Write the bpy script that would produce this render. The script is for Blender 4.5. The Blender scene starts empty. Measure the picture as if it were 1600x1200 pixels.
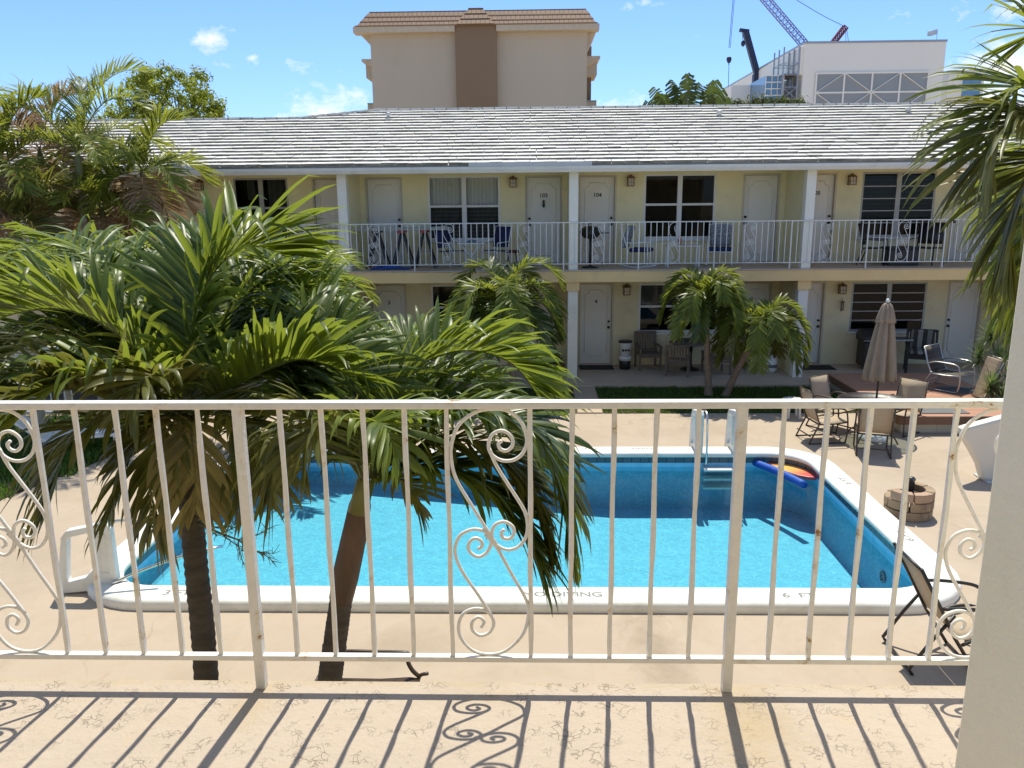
import bpy, bmesh, math, random
from mathutils import Vector, Matrix, Euler
R = math.radians
rnd = random.Random(7)
sc = bpy.context.scene
COL = sc.collection

# ------------------------------------------------------------------ camera
F_PX, PITCH, YAW, ROLL = 1260.0, R(12.97), R(1.6), .009
ZF = 2.75                       # upper floor level
ZC = ZF + 1.70                  # eye level
fw = Vector((-math.sin(YAW) * math.cos(PITCH), math.cos(YAW) * math.cos(PITCH), -math.sin(PITCH)))
r0 = Vector((math.cos(YAW), math.sin(YAW), 0))
u0 = r0.cross(fw)
rt = r0 * math.cos(ROLL) - u0 * math.sin(ROLL)
up = u0 * math.cos(ROLL) + r0 * math.sin(ROLL)
CAM = Vector((0, 0, ZC))


def at(x, y, Y):                # the world point that stands at depth Y on the line of sight through a photo pixel
    d = fw + rt * ((x - 800) / F_PX) - up * ((y - 600) / F_PX)
    return CAM + d * (Y / d.y)


def on(x, y, z):                # the same on a level surface
    d = fw + rt * ((x - 800) / F_PX) - up * ((y - 600) / F_PX)
    return CAM + d * ((z - ZC) / d.z)


cd = bpy.data.cameras.new('camera')
cam = bpy.data.objects.new('camera', cd)
COL.objects.link(cam)
cam.matrix_world = Matrix(((rt.x, up.x, -fw.x, 0), (rt.y, up.y, -fw.y, 0), (rt.z, up.z, -fw.z, ZC), (0, 0, 0, 1)))
cd.sensor_width = 36
cd.lens = F_PX / 1600 * 36
cd.clip_start = .05
cd.clip_end = 4000
sc.camera = cam


# ------------------------------------------------------------------ materials
class NT:
    def __init__(s, name):
        s.m = bpy.data.materials.new(name)
        s.m.use_nodes = True
        s.t = s.m.node_tree
        s.t.nodes.clear()
        s.out = s.n('ShaderNodeOutputMaterial')

    def n(s, kind, **kw):
        x = s.t.nodes.new(kind)
        for k, v in kw.items():
            if k in x.inputs:
                x.inputs[k].default_value = v
            else:
                setattr(x, k, v)
        return x

    def l(s, a, b):
        s.t.links.new(a, b)


def c4(c):
    return (c[0], c[1], c[2], 1)


def mixc(nt, fac, a, b, blend='MIX'):
    m = nt.n('ShaderNodeMix', data_type='RGBA', blend_type=blend)
    for i, v in ((0, fac), (6, a), (7, b)):
        if isinstance(v, (tuple, list)):
            m.inputs[i].default_value = c4(v)
        elif isinstance(v, (int, float)):
            m.inputs[i].default_value = v
        else:
            nt.l(v, m.inputs[i])
    return m.outputs[2]


def ramp(nt, src, stops):
    r = nt.n('ShaderNodeValToRGB')
    e = r.color_ramp.elements
    e[0].position, e[1].position = stops[0][0], stops[-1][0]
    e[0].color, e[1].color = c4(stops[0][1]), c4(stops[-1][1])
    for p, c in stops[1:-1]:
        x = e.new(p)
        x.color = c4(c)
    nt.l(src, r.inputs[0])
    return r.outputs[0]


def noise(nt, vec, scale, detail=4, rough=.55, dist=0):
    n = nt.n('ShaderNodeTexNoise', Scale=scale, Detail=detail, Roughness=rough, Distortion=dist)
    if vec is not None:
        nt.l(vec, n.inputs['Vector'])
    return n.outputs['Fac']


def objco(nt, scale=(1, 1, 1)):
    tc = nt.n('ShaderNodeTexCoord')
    if scale == (1, 1, 1):
        return tc.outputs['Object']
    mp = nt.n('ShaderNodeMapping')
    mp.inputs['Scale'].default_value = scale
    nt.l(tc.outputs['Object'], mp.inputs['Vector'])
    return mp.outputs['Vector']


def pm(name, c1, c2=None, scale=6, rough=.6, bump=0, bscale=60, metal=0, spec=.5, dirt=None, dscale=2, damt=.5, stretch=(1, 1, 1), coat=0):
    """painted / plain surface: two tones by noise, optional dirt, optional fine bump"""
    nt = NT(name)
    p = nt.n('ShaderNodeBsdfPrincipled', Roughness=rough, Metallic=metal)
    p.inputs['Specular IOR Level'].default_value = spec
    p.inputs['Coat Weight'].default_value = coat
    co = objco(nt, stretch)
    c2 = c2 or tuple(x * .86 for x in c1)
    f = noise(nt, co, scale, 5)
    col = ramp(nt, f, [(.32, c1), (.7, c2)])
    if dirt:
        d = noise(nt, co, dscale, 8, .68, .4)
        df = ramp(nt, d, [(.52, (0, 0, 0)), (.72, (damt,) * 3)])
        col = mixc(nt, df, col, dirt)
    nt.l(col, p.inputs['Base Color'])
    rv = nt.n('ShaderNodeMapRange')
    rv.inputs[3].default_value, rv.inputs[4].default_value = max(.03, rough - .08), min(1, rough + .1)
    nt.l(f, rv.inputs[0])
    nt.l(rv.outputs[0], p.inputs['Roughness'])
    if bump:
        b = nt.n('ShaderNodeBump', Strength=bump, Distance=.01)
        nt.l(noise(nt, co, bscale, 4), b.inputs['Height'])
        nt.l(b.outputs[0], p.inputs['Normal'])
    nt.l(p.outputs[0], nt.out.inputs[0])
    return nt.m


def leafmat(name, c1, c2, tr, rough=.38, trans=.4, spec=.5, scale=3.0):
    """leaf blade: gloss on top, light through it, each leaflet of a slightly different green"""
    nt = NT(name)
    g = nt.n('ShaderNodeNewGeometry')
    co = objco(nt)
    f = noise(nt, co, scale, 4)
    add = nt.n('ShaderNodeMath', operation='ADD')
    mul = nt.n('ShaderNodeMath', operation='MULTIPLY')
    mul.inputs[1].default_value = .5
    nt.l(g.outputs['Random Per Island'], mul.inputs[0])
    nt.l(mul.outputs[0], add.inputs[0])
    hf = nt.n('ShaderNodeMath', operation='MULTIPLY')
    hf.inputs[1].default_value = .6
    nt.l(f, hf.inputs[0])
    nt.l(hf.outputs[0], add.inputs[1])
    col = ramp(nt, add.outputs[0], [(.2, c1), (.85, c2)])
    p = nt.n('ShaderNodeBsdfPrincipled', Roughness=rough)
    p.inputs['Specular IOR Level'].default_value = spec
    nt.l(col, p.inputs['Base Color'])
    t = nt.n('ShaderNodeBsdfTranslucent')
    nt.l(mixc(nt, .65, col, tr), t.inputs[0])
    mx = nt.n('ShaderNodeMixShader', Fac=trans)
    nt.l(p.outputs[0], mx.inputs[1])
    nt.l(t.outputs[0], mx.inputs[2])
    nt.l(mx.outputs[0], nt.out.inputs[0])
    return nt.m


def glassmat(name, tint, base_gloss=.06):
    """thin pane: see-through tint plus a mirror part that grows at grazing angles"""
    nt = NT(name)
    t = nt.n('ShaderNodeBsdfTransparent', Color=c4(tint))
    g = nt.n('ShaderNodeBsdfGlossy', Roughness=.02)
    fr = nt.n('ShaderNodeFresnel', IOR=1.30)
    a = nt.n('ShaderNodeMath', operation='ADD')
    a.inputs[1].default_value = base_gloss
    nt.l(fr.outputs[0], a.inputs[0])
    b = nt.n('ShaderNodeBump', Strength=.03, Distance=.02)
    nt.l(noise(nt, objco(nt), 2.2, 2), b.inputs['Height'])
    nt.l(b.outputs[0], g.inputs['Normal'])
    m = nt.n('ShaderNodeMixShader')
    nt.l(a.outputs[0], m.inputs[0])
    nt.l(t.outputs[0], m.inputs[1])
    nt.l(g.outputs[0], m.inputs[2])
    nt.l(m.outputs[0], nt.out.inputs[0])
    return nt.m


def mapr(nt, src, a, b):
    r = nt.n('ShaderNodeMapRange')
    r.inputs[1].default_value, r.inputs[2].default_value = a, b
    nt.l(src, r.inputs[0])
    return r.outputs[0]


def deckmat():
    nt = NT('painted_concrete')
    co = objco(nt)
    a = noise(nt, co, .55, 6, .6, .5)
    col = ramp(nt, a, [(.3, (.435, .345, .26)), (.5, (.465, .372, .282)), (.72, (.385, .305, .222))])
    b = noise(nt, co, 5, 8, .7)
    col = mixc(nt, ramp(nt, b, [(.5, (0, 0, 0)), (.75, (.35,) * 3)]), col, (.42, .30, .19))
    st = noise(nt, objco(nt, (1.5, .35, 1)), 2.0, 6, .65, 1.0)
    col = mixc(nt, ramp(nt, st, [(.6, (0, 0, 0)), (.78, (.5,) * 3)]), col, (.33, .25, .17))
    # hairline cracks
    v = nt.n('ShaderNodeTexVoronoi', feature='DISTANCE_TO_EDGE', Scale=.42)
    wv = nt.n('ShaderNodeVectorMath', operation='ADD')
    nz = nt.n('ShaderNodeTexNoise', Scale=1.3, Detail=6)
    nt.l(co, nz.inputs['Vector'])
    nt.l(co, wv.inputs[0])
    nt.l(nz.outputs['Color'], wv.inputs[1])
    nt.l(wv.outputs[0], v.inputs['Vector'])
    cr = ramp(nt, v.outputs['Distance'], [(0, (.8,) * 3), (.005, (0, 0, 0))])
    cr = mixc(nt, 1.0, cr, ramp(nt, noise(nt, co, .35, 3), [(.52, (0, 0, 0)), (.6, (.6,) * 3)]), 'MULTIPLY')
    col = mixc(nt, cr, col, (.26, .19, .13))
    # old stains: a long smear by the near edge and patches beside the coping
    for (sx, sy, rx, ry, amt) in ((1.25, 7.2, .30, 1.1, .9), (-1.4, 7.4, .7, .35, .45), (5.9, 9.6, .5, 1.1, .45), (-6.4, 9.2, .6, .9, .4), (3.2, 15.2, 1.3, .5, .35), (6.3, 12.6, .7, .5, .4)):
        mp = nt.n('ShaderNodeMapping', vector_type='TEXTURE')
        mp.inputs['Location'].default_value = (sx, sy, 0)
        mp.inputs['Rotation'].default_value = (0, 0, .12)
        mp.inputs['Scale'].default_value = (rx, ry, 1)
        nt.l(co, mp.inputs['Vector'])
        ln = nt.n('ShaderNodeVectorMath', operation='LENGTH')
        nt.l(mp.outputs[0], ln.inputs[0])
        sb = nt.n('ShaderNodeMath', operation='MULTIPLY_ADD')
        nt.l(noise(nt, co, 3.5, 7, .7, .8), sb.inputs[0])
        sb.inputs[1].default_value = -2.2
        nt.l(ln.outputs['Value'], sb.inputs[2])
        col = mixc(nt, ramp(nt, sb.outputs[0], [(0, (amt,) * 3), (.0 + 1e-3, (amt * .8,) * 3), (.35, (0, 0, 0))]) if False else ramp(nt, mapr(nt, sb.outputs[0], -1.2, .1), [(0, (amt,) * 3), (1, (0, 0, 0))]), col, (.30, .235, .165))
    p = nt.n('ShaderNodeBsdfPrincipled', Roughness=.82)
    p.inputs['Specular IOR Level'].default_value = .25
    nt.l(col, p.inputs['Base Color'])
    bp = nt.n('ShaderNodeBump', Strength=.25, Distance=.006)
    nt.l(noise(nt, co, 45, 5), bp.inputs['Height'])
    nt.l(bp.outputs[0], p.inputs['Normal'])
    nt.l(p.outputs[0], nt.out.inputs[0])
    return nt.m


def balconymat():
    """knock-down stucco paint with worm-like cracks"""
    nt = NT('stucco_paint')
    co = objco(nt)
    wv = nt.n('ShaderNodeVectorMath', operation='MULTIPLY_ADD')
    nz = nt.n('ShaderNodeTexNoise', Scale=9, Detail=3)
    nt.l(co, nz.inputs['Vector'])
    nt.l(nz.outputs['Color'], wv.inputs[0])
    wv.inputs[1].default_value = (.16, .16, .16)
    nt.l(co, wv.inputs[2])
    v = nt.n('ShaderNodeTexVoronoi', feature='DISTANCE_TO_EDGE', Scale=34)
    nt.l(wv.outputs[0], v.inputs['Vector'])
    gate = ramp(nt, noise(nt, co, 15, 3), [(.53, (0, 0, 0)), (.60, (1, 1, 1))])
    crk = ramp(nt, v.outputs['Distance'], [(.015, (1, 1, 1)), (.05, (0, 0, 0))])
    both = mixc(nt, 1.0, gate, crk, 'MULTIPLY')
    both = mixc(nt, 1.0, both, ramp(nt, noise(nt, co, 2.6, 4, .6), [(.40, (.08, .08, .08)), (.62, (1, 1, 1))]), 'MULTIPLY')
    a = noise(nt, co, 1.6, 6, .6, .5)
    col = ramp(nt, a, [(.3, (.445, .365, .285)), (.55, (.475, .39, .305)), (.75, (.41, .33, .25))])
    stn = noise(nt, co, 3.2, 7, .7, 1.0)
    col = mixc(nt, ramp(nt, stn, [(.60, (0, 0, 0)), (.74, (.45,) * 3)]), col, (.52, .39, .22))
    fl = noise(nt, co, 60, 6, .7)
    col = mixc(nt, ramp(nt, fl, [(.56, (0, 0, 0)), (.72, (.3,) * 3)]), col, (.40, .30, .20))
    col = mixc(nt, mixc(nt, 1.0, both, (.13, .13, .13), 'MULTIPLY'), col, (.30, .215, .14))
    # rust-yellow run-off round the post feet, grime along the slab edge
    for (sx, sy, rx, ry, amt) in ((.70, 2.36, .17, .34, .75), (-.98, 2.44, .10, .16, .5), (0, 2.60, 9, .05, .55), (-.15, 2.5, .16, .07, .4)):
        mp = nt.n('ShaderNodeMapping', vector_type='TEXTURE')
        mp.inputs['Location'].default_value = (sx, sy, ZF)
        mp.inputs['Scale'].default_value = (rx, ry, 10)
        nt.l(co, mp.inputs['Vector'])
        ln = nt.n('ShaderNodeVectorMath', operation='LENGTH')
        nt.l(mp.outputs[0], ln.inputs[0])
        sb = nt.n('ShaderNodeMath', operation='MULTIPLY_ADD')
        nt.l(noise(nt, co, 14, 7, .7, .8), sb.inputs[0])
        sb.inputs[1].default_value = -2.0
        nt.l(ln.outputs['Value'], sb.inputs[2])
        col = mixc(nt, ramp(nt, mapr(nt, sb.outputs[0], -1.0, .15), [(0, (amt,) * 3), (1, (0, 0, 0))]), col, (.42, .32, .19))
    p = nt.n('ShaderNodeBsdfPrincipled', Roughness=.75)
    p.inputs['Specular IOR Level'].default_value = .3
    nt.l(col, p.inputs['Base Color'])
    h = nt.n('ShaderNodeMath', operation='SUBTRACT')
    nt.l(noise(nt, co, 38, 4, .6), h.inputs[0])
    nt.l(both, h.inputs[1])
    bp = nt.n('ShaderNodeBump', Strength=.8, Distance=.008)
    nt.l(h.outputs[0], bp.inputs['Height'])
    nt.l(bp.outputs[0], p.inputs['Normal'])
    nt.l(p.outputs[0], nt.out.inputs[0])
    return nt.m


def rustpaint(name, base, rust=(.30, .12, .03), amt=.66, sc_=9):
    nt = NT(name)
    co = objco(nt)
    a = noise(nt, co, sc_, 7, .65, .3)
    col = ramp(nt, noise(nt, co, 30, 3), [(.3, base), (.7, tuple(x * .9 for x in base))])
    yel = ramp(nt, a, [(amt - .08, (0, 0, 0)), (amt, (.55,) * 3)])
    col = mixc(nt, yel, col, (.62, .46, .22))
    rs = ramp(nt, a, [(amt - .012, (0, 0, 0)), (amt + .02, (1, 1, 1))])
    col = mixc(nt, rs, col, rust)
    p = nt.n('ShaderNodeBsdfPrincipled', Roughness=.42)
    nt.l(col, p.inputs['Base Color'])
    bp = nt.n('ShaderNodeBump', Strength=.35, Distance=.004)
    nt.l(noise(nt, co, 55, 4), bp.inputs['Height'])
    nt.l(bp.outputs[0], p.inputs['Normal'])
    nt.l(p.outputs[0], nt.out.inputs[0])
    return nt.m


def rooftile(name, c1, c2, grime, g0=.5):
    nt = NT(name)
    g = nt.n('ShaderNodeNewGeometry')
    co = objco(nt)
    base = ramp(nt, g.outputs['Random Per Island'], [(0, c1), (1, c2)])
    d = noise(nt, objco(nt, (.55, 1.6, 1.6)), 1.5, 9, .72, .6)
    col = mixc(nt, ramp(nt, d, [(g0 - .08, (0, 0, 0)), (g0 + .2, (.8,) * 3)]), base, grime)
    d2 = noise(nt, co, 14, 6, .7)
    col = mixc(nt, ramp(nt, d2, [(.5, (0, 0, 0)), (.75, (.45,) * 3)]), col, tuple(x * .7 for x in grime))
    p = nt.n('ShaderNodeBsdfPrincipled', Roughness=.8)
    nt.l(col, p.inputs['Base Color'])
    nt.l(p.outputs[0], nt.out.inputs[0])
    return nt.m


def stripes(name, cols, axis, width, rough=.7, bump=0):
    """flat bands of colour across one axis, cols repeat"""
    nt = NT(name)
    tc = nt.n('ShaderNodeTexCoord')
    s = nt.n('ShaderNodeSeparateXYZ')
    nt.l(tc.outputs['Object'], s.inputs[0])
    m = nt.n('ShaderNodeMath', operation='DIVIDE')
    m.inputs[1].default_value = width * len(cols)
    nt.l(s.outputs[axis], m.inputs[0])
    fr = nt.n('ShaderNodeMath', operation='FRACT')
    nt.l(m.outputs[0], fr.inputs[0])
    r = nt.n('ShaderNodeValToRGB')
    r.color_ramp.interpolation = 'CONSTANT'
    e = r.color_ramp.elements
    e[0].position, e[0].color = 0, c4(cols[0])
    e[1].position, e[1].color = 1 / len(cols), c4(cols[1])
    for i in range(2, len(cols)):
        x = e.new(i / len(cols))
        x.color = c4(cols[i])
    nt.l(fr.outputs[0], r.inputs[0])
    col = mixc(nt, .25, r.outputs[0], ramp(nt, noise(nt, tc.outputs['Object'], 25, 5), [(.3, (.3, .3, .3)), (.7, (.7, .7, .7))]), 'SOFT_LIGHT')
    p = nt.n('ShaderNodeBsdfPrincipled', Roughness=rough)
    nt.l(col, p.inputs['Base Color'])
    nt.l(p.outputs[0], nt.out.inputs[0])
    return nt.m


def brickmat(name, c1, c2, mortar, w, h, ms=.01, rough=.7, swap=None, dirt=None):
    nt = NT(name)
    tc = nt.n('ShaderNodeTexCoord')
    vec = tc.outputs['Object']
    if swap:
        s = nt.n('ShaderNodeSeparateXYZ')
        c = nt.n('ShaderNodeCombineXYZ')
        nt.l(vec, s.inputs[0])
        for i, a in enumerate(swap):
            nt.l(s.outputs[a], c.inputs[i])
        vec = c.outputs[0]
    b = nt.n('ShaderNodeTexBrick', Scale=1)
    b.inputs['Color1'].default_value = c4(c1)
    b.inputs['Color2'].default_value = c4(c2)
    b.inputs['Mortar'].default_value = c4(mortar)
    b.inputs['Brick Width'].default_value = w
    b.inputs['Row Height'].default_value = h
    b.inputs['Mortar Size'].default_value = ms
    nt.l(vec, b.inputs['Vector'])
    col = b.outputs[0]
    if dirt:
        d = noise(nt, tc.outputs['Object'], 3, 7, .7)
        col = mixc(nt, ramp(nt, d, [(.5, (0, 0, 0)), (.75, (.6,) * 3)]), col, dirt)
    p = nt.n('ShaderNodeBsdfPrincipled', Roughness=rough)
    nt.l(col, p.inputs['Base Color'])
    nt.l(p.outputs[0], nt.out.inputs[0])
    return nt.m


def watermat():
    nt = NT('pool_water')
    co = objco(nt)
    t = nt.n('ShaderNodeBsdfTransparent', Color=(.64, .94, .95, 1))
    g = nt.n('ShaderNodeBsdfGlossy', Roughness=.03)
    fr = nt.n('ShaderNodeFresnel', IOR=1.33)
    a = nt.n('ShaderNodeMath', operation='ADD')
    n1, n2, n3 = noise(nt, co, 2.2, 2, .5, .5), noise(nt, co, 9, 3, .55, .6), noise(nt, co, 26, 2)
    a1 = nt.n('ShaderNodeMath', operation='MULTIPLY_ADD')
    a1.inputs[1].default_value = .35
    nt.l(n2, a1.inputs[0])
    nt.l(n1, a1.inputs[2])
    a2 = nt.n('ShaderNodeMath', operation='MULTIPLY_ADD')
    a2.inputs[1].default_value = .10
    nt.l(n3, a2.inputs[0])
    nt.l(a1.outputs[0], a2.inputs[2])
    b = nt.n('ShaderNodeBump', Strength=.5, Distance=.06)
    nt.l(a2.outputs[0], b.inputs['Height'])
    nt.l(b.outputs[0], g.inputs['Normal'])
    nt.l(b.outputs[0], fr.inputs['Normal'])
    m = nt.n('ShaderNodeMixShader')
    nt.l(fr.outputs[0], m.inputs[0])
    nt.l(t.outputs[0], m.inputs[1])
    nt.l(g.outputs[0], m.inputs[2])
    nt.l(m.outputs[0], nt.out.inputs[0])
    return nt.m


M = {}
M['deck'] = deckmat()
M['balcony'] = balconymat()
M['rail'] = rustpaint('rail_paint', (.88, .85, .78), amt=.66)
M['rail_far'] = pm('rail_paint_far', (.80, .79, .75), rough=.45)
M['pillar'] = pm('pillar_paint', (.88, .81, .62), (.83, .76, .57), 1.5, .7, .5, 70, dirt=(.62, .54, .40), dscale=2.2, damt=.35)
M['wall'] = pm('yellow_stucco', (.86, .77, .47), (.80, .71, .43), 1.4, .85, .2, 120, dirt=(.5, .42, .24), dscale=1.2, damt=.3)
M['wall_low'] = pm('yellow_stucco_lower', (.84, .74, .46), (.78, .68, .42), 1.4, .85, .2, 120, dirt=(.42, .34, .2), dscale=1.2, damt=.35)
M['beam'] = pm('beam_paint', (.90, .65, .30), (.84, .59, .27), 1.2, .8, .15, 110, dirt=(.5, .38, .2), dscale=1.5, damt=.35)
M['white'] = pm('white_paint', (.78, .77, .72), (.72, .71, .66), 2, .6, .08, 90, dirt=(.55, .52, .45), dscale=1.6, damt=.3)
M['column'] = pm('column_paint', (.90, .87, .76), (.86, .83, .72), 2, .7, .1, 90, dirt=(.5, .47, .38), dscale=1.4, damt=.3)
M['door'] = pm('door_paint', (.80, .765, .67), (.76, .725, .635), 1.5, .5, .05, 60)
M['doorframe'] = pm('door_frame_paint', (.60, .54, .40), rough=.55)
M['soffit'] = pm('soffit_paint', (.82, .78, .66), rough=.8)
M['slab'] = pm('slab_paint', (.60, .47, .35), (.53, .41, .31), 3, .8, .1, 80)
M['porch'] = pm('porch_concrete', (.60, .46, .33), (.51, .39, .28), 1.6, .75, .2, 60, dirt=(.22, .17, .13), dscale=1.3, damt=.5)
M['gutter'] = pm('gutter_metal', (.80, .77, .70), (.73, .70, .63), 2, .45, dirt=(.42, .42, .40), dscale=1.2, damt=.4)
M['flash'] = pm('flashing_metal', (.60, .60, .58), (.55, .55, .53), 2, .5)
M['tile'] = rooftile('roof_tile', (.74, .71, .65), (.69, .66, .60), (.38, .34, .29), .56)
M['tile_edge_shade_moss'] = pm('tile_edge_shade_moss', (.15, .138, .122), (.42, .40, .36), 3.5, .9, stretch=(.6, 1, 1))  # butt faces: shade line and moss staining put into a darker colour
M['tan_tile'] = brickmat('mansard_tile', (.29, .165, .095), (.25, .14, .08), (.10, .06, .035), .35, .42, .03, .75, (0, 2, 1))
M['tan_wall'] = pm('tan_stucco', (.55, .47, .35), (.51, .435, .325), .25, .9, dirt=(.38, .31, .22), dscale=.18, damt=.5, stretch=(1, 1, .4))
M['tan_dark'] = pm('brown_stucco', (.27, .185, .112), (.245, .168, .10), .3, .9)
M['tan_trim'] = pm('tan_trim', (.62, .52, .38), rough=.8)
M['office_wall'] = pm('office_panel', (.92, .88, .78), (.89, .85, .75), .08, .7)
M['office_grey'] = pm('office_louvre', (.33, .35, .35), (.30, .32, .32), .2, .6)
M['office_glass'] = pm('office_glazing', (.10, .22, .36), (.16, .30, .45), .4, .12, spec=.8)
M['steel'] = pm('galvanised_steel', (.42, .43, .44), rough=.45, metal=.6)
M['chrome'] = pm('polished_steel', (.72, .72, .72), rough=.22, metal=1)
M['silver'] = pm('silver_paint', (.55, .54, .52), rough=.35, metal=.7)
M['black'] = pm('black_metal', (.020, .018, .017), (.028, .025, .023), 20, .42)
M['brownmetal'] = pm('dark_brown_metal', (.050, .032, .024), (.065, .042, .03), 12, .42)
M['sling'] = stripes('sling_mesh', [(.46, .36, .25), (.42, .325, .225)], 0, .012, .8)
M['canvas'] = pm('taupe_canvas', (.33, .25, .185), (.28, .21, .155), 5, .9, .2, 200)
M['tglass'] = glassmat('table_glass', (.70, .76, .74), .16)
M['pane_clear'] = glassmat('window_pane_clear', (.86, .88, .86), 0)
M['sheer'] = stripes('sheer_cloth', [(.66, .66, .60), (.58, .58, .53)], 0, .05, .8)
M['pane'] = glassmat('window_pane', (.40, .42, .42), 0)
M['alu'] = pm('aluminium_frame', (.42, .41, .37), (.36, .35, .32), 6, .5, metal=.2)
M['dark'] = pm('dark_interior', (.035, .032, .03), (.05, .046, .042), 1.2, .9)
M['blind'] = stripes('blind_slats', [(.40, .40, .37), (.34, .34, .31)], 0, .045, .7)
M['blind_h'] = stripes('horizontal_slats', [(.50, .50, .45), (.30, .30, .27)], 2, .025, .7)
M['blind_dark'] = stripes('dark_slats', [(.075, .07, .062), (.04, .038, .034)], 2, .05, .7)
M['curtain'] = stripes('curtain_cloth', [(.34, .33, .30), (.24, .235, .22), (.30, .29, .265)], 0, .05, .9)
M['copper'] = pm('lantern_copper', (.24, .15, .085), (.17, .10, .06), 15, .45, metal=.5)
M['lglass'] = pm('lantern_glass', (.62, .55, .42), rough=.25)
M['wood'] = pm('weathered_teak', (.20, .155, .115), (.14, .105, .08), 14, .75, .2, 70, stretch=(1, 1, .3))
M['navy'] = pm('navy_cloth', (.012, .018, .075), (.018, .026, .10), 12, .85)
M['pattern'] = pm('patterned_cushion', (.07, .10, .14), (.42, .45, .45), 26, .85)
M['plastic'] = pm('white_plastic', (.78, .78, .75), (.73, .73, .70), 5, .4)
M['mould'] = pm('moulded_white', (.76, .77, .75), (.70, .71, .69), 4, .4, .05, 40, dirt=(.48, .46, .40), dscale=4, damt=.45)
M['coping'] = pm('coping_paint', (.80, .79, .74), (.74, .73, .68), 2.5, .7, .3, 55, dirt=(.52, .48, .41), dscale=2.3, damt=.55)
M['pooltile'] = brickmat('waterline_tile', (.045, .085, .125), (.065, .11, .15), (.02, .035, .05), .152, .152, .008, .25, None)
M['poolline'] = pm('pool_stripe', (.25, .66, .95), rough=.4)
M['letters'] = pm('stencil_paint', (.17, .165, .155), (.35, .34, .32), 45, .8)
M['digits'] = pm('black_numerals', (.02, .02, .02), rough=.4)
M['blue'] = pm('blue_foam', (.012, .085, .42), (.016, .10, .48), 9, .55)
M['water'] = watermat()
M['block'] = pm('rustic_block', (.40, .285, .18), (.27, .20, .13), 7, .9, .6, 30, dirt=(.10, .08, .06), dscale=4, damt=.8)
M['blocktop'] = pm('rustic_block_pink', (.48, .31, .21), (.36, .25, .17), 7, .9, .6, 30)
M['planks'] = stripes('deck_planks', [(.42, .215, .135), (.38, .19, .12), (.44, .225, .145), (.40, .20, .125)], 1, .14, .65)
M['fascia'] = pm('deck_fascia', (.20, .105, .065), rough=.7)
M['cmu'] = brickmat('painted_block', (.52, .47, .36), (.48, .43, .33), (.36, .32, .25), .4, .2, .008, .85, (0, 2, 1))
M['mat'] = pm('grey_mat', (.18, .185, .19), (.13, .135, .14), 30, .95)
M['doormat'] = pm('dark_mat', (.03, .026, .024), rough=.95)
M['dirt'] = pm('garden_soil', (.07, .05, .035), (.045, .032, .022), 8, .95, .5, 25)
M['path'] = pm('path_concrete', (.50, .385, .28), (.43, .33, .24), 2, .85, .2, 50)
M['trunk'] = pm('palm_bark', (.085, .068, .053), (.042, .034, .028), 5, .9, .8, 22, stretch=(1, 1, 4))
M['trunk_pale'] = pm('palm_bark_pale', (.27, .20, .15), (.19, .14, .105), 5, .9, .5, 30, stretch=(1, 1, 5))
M['trunk_grey'] = pm('areca_stem', (.42, .38, .28), (.30, .27, .19), 4, .85, .4, 20, stretch=(1, 1, 5))
M['boot'] = pm('dry_leaf_sheath', (.13, .075, .054), (.055, .036, .028), 6, .7, .3, 40, stretch=(1, 1, .3))
M['shaft'] = pm('green_crownshaft', (.17, .17, .055), (.11, .11, .04), 5, .5, stretch=(1, 1, .3))
M['bark'] = pm('tree_bark', (.075, .055, .042), rough=.9)
M['frond'] = leafmat('palm_leaf', (.034, .070, .008), (.17, .225, .03), (.46, .53, .06), .40, .42, .5)
M['frond_y'] = leafmat('palm_leaf_olive', (.036, .050, .010), (.16, .16, .034), (.38, .37, .06), .42, .34, .45)
M['frond_tan'] = leafmat('palm_leaf_old', (.15, .13, .035), (.34, .27, .10), (.45, .33, .08), .5, .40, .3)
M['frond_d'] = leafmat('palm_leaf_dark', (.020, .042, .008), (.085, .125, .02), (.28, .36, .04), .38, .32, .5)  # dark green leaf; on lower fronds crown shade is put into this colour
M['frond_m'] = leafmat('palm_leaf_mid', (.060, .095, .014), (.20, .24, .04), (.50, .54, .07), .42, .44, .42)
M['areca'] = leafmat('areca_leaf', (.07, .11, .016), (.22, .25, .04), (.52, .54, .07), .42, .42, .4)
M['dead'] = leafmat('dead_frond', (.24, .15, .08), (.52, .36, .21), (.55, .36, .18), .6, .30, .3)
M['tree_leaf'] = leafmat('tree_leaf', (.09, .135, .014), (.27, .31, .035), (.55, .6, .06), .5, .4, .3, .6)
M['paddle'] = leafmat('paddle_leaf', (.030, .055, .012), (.075, .105, .02), (.2, .28, .03), .42, .3, .45, .5)
M['pine'] = leafmat('pine_leaf', (.010, .022, .016), (.022, .040, .026), (.04, .08, .03), .6, .2, .3)
M['hedge'] = leafmat('far_leaf', (.045, .060, .016), (.10, .12, .03), (.2, .24, .05), .6, .3, .3, .4)
M['sword'] = leafmat('sword_leaf', (.05, .10, .03), (.22, .26, .11), (.3, .42, .1), .4, .35, .5)
M['grass'] = leafmat('grass_blade', (.04, .095, .012), (.12, .21, .03), (.22, .38, .04), .5, .35, .3)
M['stalk'] = pm('fruit_stalk', (.20, .17, .055), (.12, .10, .035), 10, .7)
M['crane_purple'] = pm('crane_paint_violet', (.30, .29, .48), rough=.5)
M['crane_dark'] = pm('crane_paint_dark', (.028, .036, .075), rough=.5)
M['crane_red'] = pm('crane_paint_red', (.28, .05, .05), rough=.5)
M['cable'] = pm('steel_cable', (.06, .06, .065), rough=.6)
M['flag'] = pm('flag_cloth', (.70, .74, .80), rough=.8)
M['red'] = pm('red_ribbon', (.12, .012, .014), (.07, .01, .01), 15, .7)
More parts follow.
